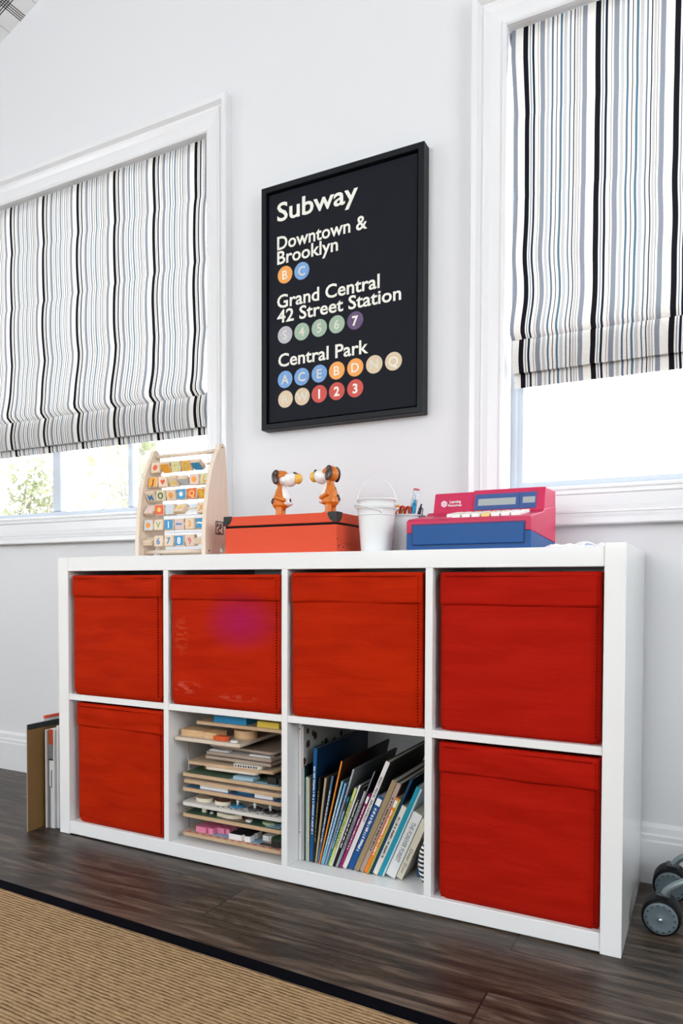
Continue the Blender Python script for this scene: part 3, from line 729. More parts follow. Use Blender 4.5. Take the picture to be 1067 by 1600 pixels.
# things standing in the third pail
PX, PY, PZ = .965, .172, H+.004
def pen(name, label, cat, p0, p1, r, segs):
    """segs: list of (fraction0, fraction1, radius scale0, scale1, material index)"""
    p0, p1 = Vector(p0), Vector(p1); org = p0
    t = thing(name, label, cat, tuple(p0))
    for (a, c_, s0, s1, mt, nm) in segs:
        b = B(); tube(b, [p0.lerp(p1, a), p0.lerp(p1, (a+c_)/2), p0.lerp(p1, c_)], [r*s0, r*(s0+s1)/2, r*s1], 12); obj(nm, b, mt, t)
    return t
PB = M('pen_dark_navy', (.01,.02,.04), .3); PBL = M('pen_bright_blue', (.01,.27,.50), .3); PWH = M('tube_white_print', (.75,.76,.77), .3, noisecol=((300,300,120), (.35,.40,.50)))
POR = M('handle_orange', (.85,.28,.02), .35); PRD = M('handle_red', (.55,.02,.02), .3)
t_ = pen('paper_tube', 'white printed tube standing in the pen pail, taller than the pens', 'tube', (.968, .150, PZ), (.993, .158, .912), .0075, [(0, .62, 1, 1, M('tube_blue_label', (.10,.38,.62), .3, noisecol=((200,200,200), (.7,.72,.72))), 'barrel'), (.62, .97, 1, 1, PWH, 'printed_end'), (.97, 1, 1, .96, M('tube_red_rim', (.6,.08,.1), .3), 'rim')])
pen('marker_pen', 'bright blue pen beside the white printed tube in the pail', 'pen', (.974, .145, PZ), (.9935, .147, .886), .0045, [(0, .9, 1, 1, PBL, 'barrel'), (.9, 1, 1, .5, PBL, 'cap')])
t_ = pen('ballpoint_pen', 'dark navy clip pen leaning right in the pail', 'pen', (.972, .168, PZ+.001), (1.007, .153, .876), .0048, [(0, .72, 1, 1, PB, 'barrel'), (.72, .92, 1, .7, PB, 'grip'), (.92, 1, .4, .4, PB, 'button')])
b = B(); tube(b, [(1.005, .148, .870), (1.0125, .147, .864), (1.0105, .148, .850), (1.0080, .149, .847)], .0013, 6); obj('pocket_clip', b, PB, t_)
pen('marker_pen', 'short purple capped pen low in the pail between scissors and tube', 'pen', (.950, .190, PZ), (.976, .165, .868), .0042, [(0, .8, 1, 1, M('pen_purple', (.06,.02,.12), .3), 'barrel'), (.8, 1, 1.1, .8, M('pen_purple'), 'cap')])
def scissors(label, c_, mt, tilt, rz, s=1):
    t = thing('scissors', label, 'scissors', (PX, PY, PZ))
    Mx = Matrix.Translation(c_) @ Matrix.Rotation(rz, 4, 'Z') @ Matrix.Rotation(tilt, 4, 'Y')
    for sg_ in (-1, 1):
        b = B(); pts = [Mx @ Vector((sg_*.010*s+.0085*s*math.cos(a), 0, .0135*s*math.sin(a))) for a in [2*math.pi*i/24 for i in range(24)]]
        tube(b, pts, .0026*s, 10, closed=True); obj('finger_loop', b, mt, t)
        b = B(); tube(b, [Mx @ Vector((sg_*.008*s, .001*sg_, -.012*s)), Mx @ Vector((-sg_*.002, .001*sg_, -.035*s)), Mx @ Vector((-sg_*.004, .001*sg_, -.062*s))], [.003, .0022, .0008], 8); obj('blade', b, M('steel', (.5,.5,.52), .25, metal=1), t)
scissors('scissors with orange finger loops in the pen pail', (.953, .160, .860), POR, R(14), R(10))
scissors('scissors with red finger loops in the middle of the pen pail', (.967, .150, .858), PRD, R(8), R(-25))
scissors('orange handled scissors half hidden behind the nested pails', (.935, .172, .855), POR, R(-10), R(40), .8)

# ------------------------------------------------------------------ toy cash register
CRD = M('register_crimson', (.56,.028,.095), .4, spec=.25, bump=((500,500,500), .05, .0003)); CBL = M('register_blue', (.003,.075,.27), .4, spec=.25); KW = M('key_white', (.83,.82,.80), .4); KY = M('key_yellow', (.85,.60,.20), .4); KO = M('key_orange', (.85,.35,.12), .4)
CR = thing('toy_cash_register', 'crimson and blue toy cash register with display and keys on the shelf top', 'toy cash register', (1.155, .14, H))
rx0, rx1 = 1.024, 1.286
def rbprism(bm, pts, xa, xb, r, mi=0, seg=3):
    b = B(); prism(b, pts, 'x', xa, xb)
    bmesh.ops.bevel(b, geom=b.edges[:], offset=r, segments=seg, affect='EDGES', profile=.5, clamp_overlap=True)
    for f in b.faces: f.smooth = False
    merge(bm, b, None, mi)
# lower blue shell, sloping seam with the red shell
b = B(); rbprism(b, [(.020, H+.0003), (.268, H+.0003), (.268, .786), (.024, .7985), (.020, .7985)], rx0, rx1, .003); obj('lower_shell', b, CBL, CR)
b = B(); rbprism(b, [(.0205, .7987), (.024, .7987), (.2675, .7862), (.2675, .868), (.150, .853), (.135, .845), (.030, .829), (.0205, .824)], rx0, rx1, .003); up_ = obj('upper_shell', b, CRD, CR)
b = B(); rbprism(b, [(.148, .846), (.2670, .866), (.262, .902), (.163, .898)], rx0+.012, 1.135, .003); obj('rear_hood', b, CRD, CR)
b = B(); rbprism(b, [(.144, .845), (.2675, .866), (.2660, .904), (.160, .9005)], 1.128, 1.2855, .003); hood = obj('display_hood', b, CRD, CR)
nrm = Vector((0, -math.cos(math.atan2(.016, .0555)), math.sin(math.atan2(.016, .0555))))
def FACE(x, s, off):      # on the leaning display face: s = distance up the slope from its foot
    d_ = Vector((0, .016, .0555)).normalized(); p = Vector((x, .144, .845))+d_*s-Vector((0, 1, 0))*0+Vector((0, -d_.z, d_.y))*off
    return p
def slab(bm, xa, xb, sa, sb, o0, o1, mi=0, slant=0):
    P = [FACE(xa, sa, o0), FACE(xb, sa, o0), FACE(xb+slant, sb, o0), FACE(xa+slant, sb, o0), FACE(xa, sa, o1), FACE(xb, sa, o1), FACE(xb+slant, sb, o1), FACE(xa+slant, sb, o1)]
    vs = [bm.verts.new(p) for p in P]; fs = []
    for f in ((3,2,1,0),(4,5,6,7),(0,1,5,4),(1,2,6,5),(2,3,7,6),(3,0,4,7)):
        q = bm.faces.new([vs[i] for i in f]); q.material_index = mi; fs.append(q)
    bmesh.ops.recalc_face_normals(bm, faces=fs)
b = B(); slab(b, 1.133, 1.268, .010, .047, -.0005, .0010); dpb = obj('display_window', b, M('display_blue_violet', (.05,.10,.28), .2, spec=.3), hood)
b = B(); slab(b, 1.141, 1.224, .020, .036, .0010, .0014); slab(b, 1.239, 1.265, .022, .036, .0010, .0014); obj('number_screen', b, M('screen_grey_green', (.36,.40,.40), .25), dpb)
b = B(); slab(b, 1.231, 1.2325, .012, .045, .0010, .0015); obj('window_divider', b, M('display_dark_line', (.03,.06,.2), .3), dpb)
# printed maker mark on the rear hood
b = B(); tt = text_bm('Learning', .0062, .0265, .03, .0002); merge(b, tt, Matrix.Translation((0, .0008, .0))@MF(1.0735, .1545, .8745)); tt = text_bm('Resources', .0058, .031, .03, .0002); merge(b, tt, MF(1.0715, .1525, .8665))
hx = [(1.0615+.0078*math.cos(R(30+60*k)), .873+.0078*math.sin(R(30+60*k))) for k in range(6)]
prism(b, hx, 'y', .1530, .1545)
obj('printed_mark', b, M('mark_white', (.78,.70,.74), .5), CR)
b = B(); tube(b, [(1.0615+.0035*math.cos(a), .1528, .873+.003*math.sin(a)) for a in [2*math.pi*i/16 for i in range(16)]], .0005, 6, closed=True); obj('printed_mark_ring', b, M('mark_pink', (.65,.15,.35), .5), CR)
b = B(); rbprism(b, [(.0165, .7735), (.024, .7735), (.024, .8155), (.0165, .8155)], 1.0385, 1.2735, .0022); dr = obj('cash_drawer', b, CBL, CR)
b = B(); ring_profile(b, 1.0375, 1.2745, .7725, .8165, [(0, .0195), (0, .0206), (.0012, .0206), (.0012, .0195)]); obj('drawer_gap', b, M('gap_dark_blue', (.004,.03,.11), .5), CR)
krow = 0
for j in range(4):
    for i in range(8):
        kx = 1.108+i*.0205; ky = .044+j*.0245; kz = .829+(ky-.030)*.152
        if i == 0 and j < 1: continue
        mt = KW if (i+j*3) % 7 not in (4,) else KY
        if i == 4 and j == 2: mt = KO
        b = B(); rbprism(b, [(ky-.0095, kz-.002), (ky+.0095, kz+.001), (ky+.0085, kz+.0085), (ky-.0085, kz+.0055)], kx-.0088, kx+.0088, .0015, 0, 2); obj('key', b, mt, CR)
# crumpled tissue
n_ = 26; b = B(); G = []
for j in range(n_+1):
    row_ = []
    for i in range(n_+1):
        u, v = i/n_, j/n_; e = min(u, 1-u, v, 1-v)
        z = H+.0006+(.0025+.014*abs(noise.noise(Vector((u*3.1, v*2.3, 4.4))))+.003*abs(noise.noise(Vector((u*9, v*9, 1)))))*min(1, e*7+.15)
        row_.append(b.verts.new((1.302+.122*u+.004*noise.noise(Vector((v*5, 1, 1))), .055+.07*v+.01*noise.noise(Vector((u*6, 2, 2))), z)))
    G.append(row_)
for j in range(n_):
    for i in range(n_):
        f = b.faces.new((G[j][i], G[j][i+1], G[j+1][i+1], G[j+1][i])); f.smooth = True
        if 17 <= i <= 20 and 2 <= j <= 6: f.material_index = 1
o = obj('crumpled_paper', b, [M('paper_white', (.84,.84,.84), .7), M('paper_blue_mark', (.30,.36,.55), .6)]); tag(o, 'crumpled white paper with a small blue mark, right of the toy cash register', 'paper')

# ------------------------------------------------------------------ puzzle trays in their wire rack
PLY = M('birch_ply', (.60,.42,.26), .55, noisecol=((20,20,200), (.50,.33,.19))); PLYW = M('painted_white_ply', (.66,.63,.58), .5)
TX0, TX1 = .4145, .712
rk = thing('wire_rack', 'thin wire rack holding the wooden puzzle trays in the second bottom cube', 'rack', (.565, .15, ZL))
WIRE = M('chrome_wire', (.45,.45,.47), .3, metal=.9)
for x in (.4095, .7165):
    for y in (.055, .225):
        b = B(); tube(b, [(x, y, ZL+.0012), (x, y, .292)], .0011, 8); obj('upright', b, WIRE, rk)
for zt in (.0505, .0985, .1275, .1635, .2005):
    for x in (.4095, .7165):
        b = B(); tube(b, [(x, .04, zt), (x, .235, zt)], .0010, 8); obj('rung', b, WIRE, rk)
        if x < .5:
            b = B(); ellip(b, (x, .055, zt+.0), (.0022, .0022, .0022), 0, None, 8); obj('rung_joint', b, WIRE, rk)
for y in (.055, .225):
    b = B(); tube(b, [(.4095, y, ZL+.0012), (.7165, y, ZL+.0012)], .0011, 8); obj('base_wire', b, WIRE, rk)
PCOL = {}
def pm(name, c): return M(name, c, .5)
def tray(label, z, x0=TX0, x1=TX1, y0=.02, y1=.245, th=.0085, top=(.5,.4,.3), edge=PLY, printed=None, rz=0.0, rx=0.0, grp='wooden puzzle trays in the wire rack', tname='puzzle_tray', r=.008):
    """z = top surface height"""
    cx, cy = (x0+x1)/2, (y0+y1)/2
    t = thing(tname, label, 'puzzle', (cx, cy, z-th), grp, rot=(rx, 0, rz))
    hx_, hy = (x1-x0)/2, (y1-y0)/2
    pts = []
    for (sx, sy, a0) in ((1, -1, -90), (1, 1, 0), (-1, 1, 90), (-1, -1, 180)):
        for a in (0, 30, 60, 90): pts.append((sx*(hx_-r)+r*math.cos(R(a0+a)), sy*(hy-r)+r*math.sin(R(a0+a))))
    b = B(); prism(b, pts, 'z', 0, th*.99); obj('tray_board', b, edge, t, local=True)
    k = 1-.0035/hx_; k2 = 1-.0035/hy
    b = B(); prism(b, [(p[0]*k, p[1]*k2) for p in pts], 'z', th*.99, th)
    pr = obj('printed_sheet', b, top if not isinstance(top, tuple) else pm('sheet_%.2f_%.2f_%.2f' % top, top), t, local=True)
    if printed:
        for q, (mt, lst) in enumerate(printed):
            b = B()
            for (xa, xb, ya, yb) in lst: box(b, xa-cx, xb-cx, ya-cy, yb-cy, th, th+.0004)
            obj('printed_picture', b, mt, t, local=True)
    return t
def piece(label, outline, x, y, z, th, mt, name='puzzle_piece', peg=None, rz=0, topm=None, cat='puzzle piece', grp='loose puzzle pieces on the trays'):
    t = thing(name, label, cat, (x, y, z+.0004), grp, rot=(0, 0, rz))
    b = B(); prism(b, outline, 'z', 0, th); obj('piece_body', b, mt, t, local=True)
    if topm:
        b = B(); prism(b, [(p[0]*.96, p[1]*.96) for p in outline], 'z', th, th+.0004); obj('painted_top', b, topm, t, local=True)
    if peg:
        b = B(); lathe(b, [(0, th), (.0035, th), (.0025, th+.004), (.0042, th+.009), (.0036, th+.0125), (0, th+.0135)], 14); obj('peg', b, peg, t, local=True)
    return t
def rect(w, d, j=0): return [(-w/2, -d/2), (w/2, -d/2), (w/2, d/2), (-w/2, d/2)]
def wob(w, d, n_=14, s=1, am=.22):
    return [(w/2*math.cos(a)*(1+am*noise.noise(Vector((math.cos(a)*2, math.sin(a)*2, s)))), d/2*math.sin(a)*(1+am*noise.noise(Vector((math.cos(a)*2, math.sin(a)*2, s+9))))) for a in [2*math.pi*i/n_ for i in range(n_)]]
def notch(w, d):   # jigsaw-like block outline
    return [(-w/2,-d/2),(w*.1,-d/2),(w*.12,-d*.35),(w*.22,-d*.38),(w*.26,-d/2),(w/2,-d*.45),(w/2,-d*.1),(w*.42,0),(w/2,d*.1),(w/2,d/2),(-w/2,d/2),(-w/2,d*.1),(-w*.42,0),(-w/2,-d*.1)]
pr_red = M('print_red', (.55,.05,.04), .5); pr_blue = M('print_blue', (.05,.22,.40), .5); pr_lb = M('print_pale_blue', (.25,.42,.55), .5); pr_dk = M('print_dark', (.03,.03,.035), .5); pr_gr = M('print_green', (.05,.12,.06), .5); pr_wh = M('print_white', (.72,.72,.72), .5); pr_br = M('print_brown', (.22,.12,.08), .5)
SZ = [.063, .111, .1395, .1765, .1975, .2140]
dash = [(.43+i*.022, .441+i*.022, .024, .029) for i in range(13)]
tray('lowest tray, a road map puzzle edged with red dashes, holding the pink piece', SZ[0], top=(.45,.34,.26), printed=[(pr_red, dash), (pr_lb, [(.50, .56, .033, .08), (.60, .64, .035, .07), (.66,.70,.06,.12)]), (pr_dk, [(.64, .70, .034, .05)])])
tray('second lowest puzzle tray, green farm picture with cream pieces', SZ[1], top=(.035,.085,.05), printed=[(pr_br, [(.53, .60, .03, .08)]), (pr_lb, [(.66, .70, .03, .06)])])
tray('white painted tray printed with black music marks, third from the bottom', SZ[2], top=(.62,.60,.57), edge=PLYW, printed=[(pr_dk, [(.52+i*.013, .526+i*.013, .026+.004*(i % 3), .030+.004*(i % 3)) for i in range(14)])])
tray('blue and white puzzle tray, fourth from the bottom of the rack', SZ[3], top=(.05,.16,.30), printed=[(pr_red, [(.44+i*.03, .45+i*.03, .0235, .026) for i in range(9)])])
tray('thin pale puzzle board lying directly under the green tray', SZ[4], x0=.418, top=(.55,.45,.36), y1=.24)
tray('green topped puzzle tray holding the tilted card, sixth from the bottom', SZ[5], top=(.07,.12,.07), printed=[(pr_lb, [(.56, .60, .025, .05), (.63, .70, .026, .04)]), (pr_gr, [(.43, .47, .05, .12)])])
# small flat boards stacked above
tray('plain wooden puzzle board lying crooked in the stack under the small boards', .2420, x0=.420, x1=.674, y0=.035, y1=.225, th=.007, top=(.5,.38,.26), tname='puzzle_board', rz=R(2), grp='small puzzle boards stacked on the trays')
card = tray('white card with black lettering on top of the crooked puzzle board', .2500, x0=.560, x1=.640, y0=.036, y1=.10, th=.0075, top=(.62,.60,.56), edge=PLYW, tname='word_card', rz=R(4), grp='small puzzle boards stacked on the trays')
b = B()
for q in range(9): box(b, -.032+q*.0072, -.0285+q*.0072+(q % 2)*.001, -.0325, -.0318, .0015, .006)
obj('black_marks', b, pr_dk, card, local=True)
tray('lower of the two grey brown puzzle boards in the middle of the stack', .2585, x0=.470, x1=.666, y0=.045, y1=.23, th=.0075, top=(.40,.34,.29), edge=M('grey_ply', (.36,.28,.22), .6), tname='puzzle_board', r=.004, grp='small puzzle boards stacked on the trays')
tray('upper of the two grey brown puzzle boards in the middle of the stack', .2695, x0=.472, x1=.667, y0=.045, y1=.23, th=.0075, top=(.52,.50,.48), edge=M('grey_ply'), tname='puzzle_board', r=.004, grp='small puzzle boards stacked on the trays')
for q, (xa, xb, lb) in enumerate(((.478, .535, 'left'), (.60, .66, 'right'))):
    piece('pale flat strip on the grey brown board, %s of two' % lb, rect(xb-xa, .02), (xa+xb)/2, .062, .2698, .0028, pr_wh, 'puzzle_strip', grp='pale strips between the puzzle boards')
tray('dark thin puzzle board just under the cream tray of wooden blocks', .2830, x0=.468, x1=.672, y0=.06, y1=.24, th=.006, top=(.25,.19,.15), edge=M('grey_ply'), tname='puzzle_board', r=.012, rz=R(-3), grp='small puzzle boards stacked on the trays')
JZ = .3040
tray('cream wooden tray sticking out left, carrying the plain wooden blocks', JZ, x0=.3935, x1=.595, y0=.017, y1=.20, th=.0085, top=(.50,.43,.36), edge=M('cream_ply', (.66,.56,.46), .55), rz=R(0), grp='wooden puzzle trays in the wire rack', r=.003)
KZ = .3445
tray('topmost wooden tray, carrying the blue and the yellow block', KZ, x0=.445, x1=.712, y0=.04, y1=.24, th=.0080, top=(.50,.38,.27), r=.004)
# pieces
PK = M('piece_pink', (.72,.22,.36), .45); PKT = M('piece_pink_top', (.62,.15,.28), .45); CW_ = M('piece_white', (.80,.80,.80), .4); CRM = M('piece_cream', (.72,.66,.52), .5); BRN = M('piece_brown', (.20,.10,.07), .5); PBK = M('piece_black', (.015,.015,.018), .4); TANW = M('piece_natural_wood', (.66,.44,.24), .55, noisecol=((30,30,200), (.58,.36,.18)))
piece('long pink wooden piece at the left of the lowest tray', notch(.052, .05), .474, .060, SZ[0], .0135, PK, topm=PKT)
piece('smaller pink wooden piece right of the long pink one', notch(.038, .036), .520, .069, SZ[0], .0135, PK, topm=PKT)
piece('white piece with a black top in the middle of the lowest tray', notch(.062, .055), .584, .058, SZ[0], .0135, CW_, topm=PBK)
piece('small pale jigsaw shaped piece right of the white and black piece', notch(.030, .028), .648, .075, SZ[0], .0125, CW_)
piece('black and green piece at the right end of the lowest tray', wob(.044, .05, 16, 3), .688, .055, SZ[0], .016, PBK, topm=pr_gr)
piece('cream rabbit shaped piece on the green farm tray', wob(.07, .026, 18, 5, .5), .545, .048, SZ[1], .009, CRM)
piece('small cream leaf shaped piece on the green farm tray', wob(.020, .012, 10, 2, .5), .462, .052, SZ[1], .010, CRM, rz=R(-30))
piece('small round white button piece on the green farm tray', wob(.009, .009, 10, 2, .05), .488, .048, SZ[1], .004, CW_)
piece('short white block on the green farm tray', rect(.014, .010), .607, .040, SZ[1], .0045, CW_)
piece('pale green strip piece near the right end of the farm tray', wob(.035, .014, 10, 6, .3), .66, .045, SZ[1], .005, M('piece_pale_green', (.38,.45,.25), .5))
for x, lb, mt, wd in ((.462, 'first beige', M('piece_beige', (.50,.38,.28), .5), .050), (.520, 'second brown', BRN, .046)):
    piece('%s framed piece from the left on the white music tray' % lb, wob(wd, .030, 16, 4, .1), x, .052, SZ[2], .0085, CRM, topm=mt)
for x, lb, mt in ((.568, 'blue', M('piece_blue', (.02,.16,.30), .5)), (.619, 'dark grey', M('piece_charcoal', (.06,.06,.065), .5)), (.664, 'black', PBK)):
    piece('%s pegged piece on the white music tray' % lb, wob(.036, .026, 14, 7, .4), x, .048, SZ[2], .005, mt, peg=CW_)
piece('dark piece at the far right of the white music tray', wob(.024, .03, 12, 8, .3), .6965, .05, SZ[2], .007, pr_dk)
piece('long white piece at the left of the blue tray', rect(.085, .04), .508, .050, SZ[3]-.0002, .0105, CW_)
piece('blue piece between the two white ones on the blue tray', wob(.060, .03, 16, 3, .3), .592, .055, SZ[3], .007, M('piece_blue'))
piece('second white piece at the right of the blue tray', rect(.052, .036), .656, .048, SZ[3], .009, CW_)
piece('pale blue lidded block on the green topped tray', rect(.058, .03), .598, .042, SZ[5], .0075, M('piece_sky', (.30,.45,.55), .5))
piece('black engine shaped piece at the right end of the green topped tray', notch(.042, .04), .688, .050, SZ[5], .016, PBK)
piece('mustard piece behind the black one on the green topped tray', rect(.026, .02), .690, .095, SZ[5], .021, M('piece_mustard', (.62,.36,.03), .5))
piece('red ball shaped piece at the left of the green topped tray', wob(.026, .026, 16, 3, .2), .452, .085, SZ[5], .017, M('piece_olive', (.30,.22,.06), .5), topm=M('piece_red', (.35,.02,.015), .5))
t_ = tray('round cornered cream card tilted on the green topped tray', .2345, x0=.476, x1=.630, y0=.032, y1=.16, th=.0065, top=(.42,.40,.38), edge=M('cream_ply'), tname='puzzle_board', rz=R(3), r=.014, grp='small puzzle boards stacked on the trays')
piece('rust red flat piece on the tilted cream card, left side', rect(.07, .05), .52, .10, .2346, .0002+.0003, M('piece_rust', (.20,.02,.015), .5))
piece('left plain wooden block on the cream tray', rect(.073, .045), .440, .055, JZ, .0165, TANW, 'wooden_block', cat='block', grp='plain wooden blocks on the cream tray')
piece('second plain wooden block on the cream tray, right of the longest', rect(.036, .045), .4975, .052, JZ, .0160, TANW, 'wooden_block', cat='block', grp='plain wooden blocks on the cream tray')
piece('orange red wooden piece in front of the wooden blocks', wob(.048, .020, 14, 3, .5), .527, .034, JZ+.0, .011, M('piece_orange_red', (.60,.09,.02), .4), 'wooden_block', cat='block', grp=None)
piece('round plain wooden drum block on the cream tray', wob(.062, .05, 24, 1, 0), .563, .090, JZ, .020, TANW, 'wooden_block', cat='block', grp=None)
piece('small flat white piece on the cream tray by the orange red one', wob(.02, .012, 10, 3, .3), .570, .030, JZ, .0045, CW_, 'wooden_block', cat='block', grp=None)
piece('long bright blue block on the topmost tray', rect(.098, .05), .545, .072, KZ, .0165, M('piece_bright_blue', (.01,.24,.50), .4), 'wooden_block', cat='block', grp=None)
piece('yellow block at the right of the topmost tray', rect(.062, .04), .658, .066, KZ, .0140, M('piece_yellow', (.75,.55,.07), .4), 'wooden_block', cat='block', grp=None)

# ------------------------------------------------------------------ books in the third bottom cube
SX0, SX1 = XC[2]
Z0 = ZL
# white file standing at the left
wf = thing('magazine_file', 'tall white file standing upright at the left end of the book row', 'file', (.742, .05, Z0))
b = B(); bbox(.7408, .7485, .050, .33, Z0+.0002, .3715, .001, 1, bm=b); obj('file_body', b, M('file_white', (.74,.745,.75), .4), wf)
b = B()
for z in (.350, .105): lathe(b, [(0, 0), (.0016, 0), (.0016, .0006), (0, .0006)], 10, (.744, .0494, z), 0, 'y')
for q in range(24): box(b, .7427, .7442, .0496, .0499, .112+q*.0034, .1136+q*.0034)
obj('file_marks', b, M('print_dark'), wf)
# book: (right foot X, top z, cover colour, spine colour, text colour, depth, title, label)
books = [
 (.7535, .356, None,             (.72,.62,.62), None, .24, '', 'thin tall book with a dark leaf pattern on white, beside the white file'),
 (.7575, .262, (.01,.03,.035), (.40,.50,.50), None, .13, '', 'short dark teal book right of the leaf patterned one'),
 (.7610, .236, (.25,.33,.15), (.55,.62,.45), None, .16, '', 'thin green and white book near the left end of the row'),
 (.7650, .238, (.18,.38,.40), (.42,.62,.62), None, .16, '', 'thin aqua book near the left end of the row'),
 (.7690, .236, (.50,.40,.25), (.62,.52,.36), 'w', .17, '', 'thin tan and white book just left of the large blue one'),
 (.7790, .308, (.005,.030,.085), (.012,.12,.33), 'w', .28, '', 'tall royal blue book standing almost upright, tallest at the left'),
 (.7840, .240, (.02,.018,.015), (.03,.026,.018), 'y', .18, '', 'black and gold book right of the tall royal blue one'),
 (.7895, .241, (.25,.20,.13), (.55,.44,.28), None, .2, '', 'worn cream book leaning beside the black and gold one'),
 (.7955, .248, (.02,.045,.09), (.10,.20,.33), 'w', .2, '', 'slate blue slim book left of the orange edged one'),
 (.8000, .286, (.045,.014,.008), (.72,.24,.03), None, .27, '', 'tall brown book with a bright orange spine top'),
 (.8050, .239, (.28,.45,.42), (.30,.52,.66), 'w', .15, '', 'pale blue narrow book right of the orange edged one'),
 (.8100, .236, (.10,.25,.42), (.22,.45,.70), 'w', .15, '', 'sky blue narrow book, first of two blue ones before the grey book'),
 (.8150, .270, (.16,.17,.18), (.45,.50,.55), 'b', .25, '', 'tall pale grey book with a grey cover'),
 (.8200, .205, (.012,.16,.27), (.02,.24,.40), 'w', .18, '', 'bright blue book with a black square near its top'),
 (.8270, .228, (.55,.62,.60), (.55,.62,.16), 'k', .20, '', 'lime green book with dark writing on the spine'),
 (.8310, .236, (.65,.66,.66), (.72,.72,.70), None, .22, '', 'thin white book just right of the lime green one'),
 (.8385, .233, (.010,.010,.013), (.012,.012,.016), 'w', .22, '', 'black spined book with white lettering'),
 (.8445, .223, (.55,.56,.58), (.50,.53,.58), 'k', .18, '', 'pale grey blue book left of the tall black covered one'),
 (.8475, .273, (.006,.008,.010), (.30,.33,.38), 'k', .28, '', 'tall thin black covered book with a speckled spine'),
 (.8550, .218, (.35,.03,.14), (.42,.03,.18), 'w', .2, '', 'magenta spined book beside the tall architect title'),
 (.8670, .297, (.055,.052,.052), (.72,.68,.68), 'k', .26, 'IGGY PECK, ARCHITECT', 'tall white spined book with spaced capital letters and a charcoal cover'),
 (.8840, .216, (.10,.13,.30), (.015,.10,.32), 'w', .2, '', 'blue book with a white label near its top'),
 (.8985, .256, (.055,.045,.035), (.40,.30,.17), None, .25, '', 'tan brown tall book in the middle right of the row'),
 (.9105, .252, (.09,.07,.06), (.52,.38,.32), 'k', .24, '', 'pinkish tan book next to the orange one'),
 (.9205, .219, (.55,.20,.08), (.82,.22,.02), 'w', .2, '', 'bright orange spined book with a white label'),
 (.9250, .219, (.35,.38,.10), (.50,.55,.12), None, .18, '', 'thin yellow green book right of the orange one'),
 (.9310, .266, (.006,.03,.07), (.012,.075,.17), None, .26, '', 'tall navy blue book right of the orange one'),
 (.9450, .203, (.45,.45,.40), (.70,.68,.62), 'k', .17, '', 'cream white book with dark writing, left of the turquoise one'),
 (.9560, .249, (.015,.28,.36), (.02,.36,.50), None, .23, '', 'turquoise spined tall book near the right end'),
 (.9610, .247, (.45,.60,.66), (.50,.66,.72), None, .22, '', 'thin pale blue book right of the turquoise one'),
 (.9870, .191, (.55,.56,.54), (.72,.74,.74), 'g', .16, 'THE FOREVER FOREST', 'thick white spined book with grey capitals'),
 (1.0045, .180, (.50,.46,.36), (.64,.60,.48), 'g', .15, 'Dear Zoo', 'thick cream book, last of the leaning row'),
]
ang_pts = [(.7535, 0), (.769, 0.2), (.779, 2.4), (.784, 4.5), (.7895, 7.2), (.7955, 10.5), (.800, 13.2), (.805, 15), (.810, 16.4), (.820, 18.3), (.827, 19.7), (.8385, 21), (.855, 22.2), (.8670, 22.8), (.8840, 23.4), (1.02, 23.6)]
def ang(x):
    for (a, u), (c_, v) in zip(ang_pts[:-1], ang_pts[1:]):
        if x <= c_: return u+(v-u)*max(0, (x-a)/(c_-a))
    return ang_pts[-1][1]
PAGES = M('book_pages', (.66,.62,.54), .8, noisecol=((900,4,4), (.50,.47,.40)))
# leaf pattern cover
n = N('leaf_pattern_cover'); tc = n.new('ShaderNodeTexCoord'); vz = n.new('ShaderNodeTexVoronoi'); vz.inputs['Scale'].default_value = 34; vz.inputs['Randomness'].default_value = 1
n.lk(tc.outputs['Object'], vz.inputs['Vector']); ns = n.noise(tc.outputs['Object'], (60, 60, 60), 2)
f = n.math('LESS_THAN', vz.outputs['Distance'], .33)
lc = n.ramp(ns, [(.4, (.035,.012,.012)), (.5, (.11,.05,.012)), (.6, (.015,.018,.012))], 'CONSTANT')
n.lk(n.mix(f, (.45,.48,.47), lc), n.b.inputs['Base Color']); LEAF = n.m
TCOL = {'w': M('title_white', (.78,.78,.76), .5), 'k': M('title_black', (.03,.03,.03), .5), 'y': M('title_gold', (.45,.33,.10), .5), 'b': M('title_blue', (.04,.12,.30), .5), 'g': M('title_grey', (.22,.23,.22), .5)}
px = .749
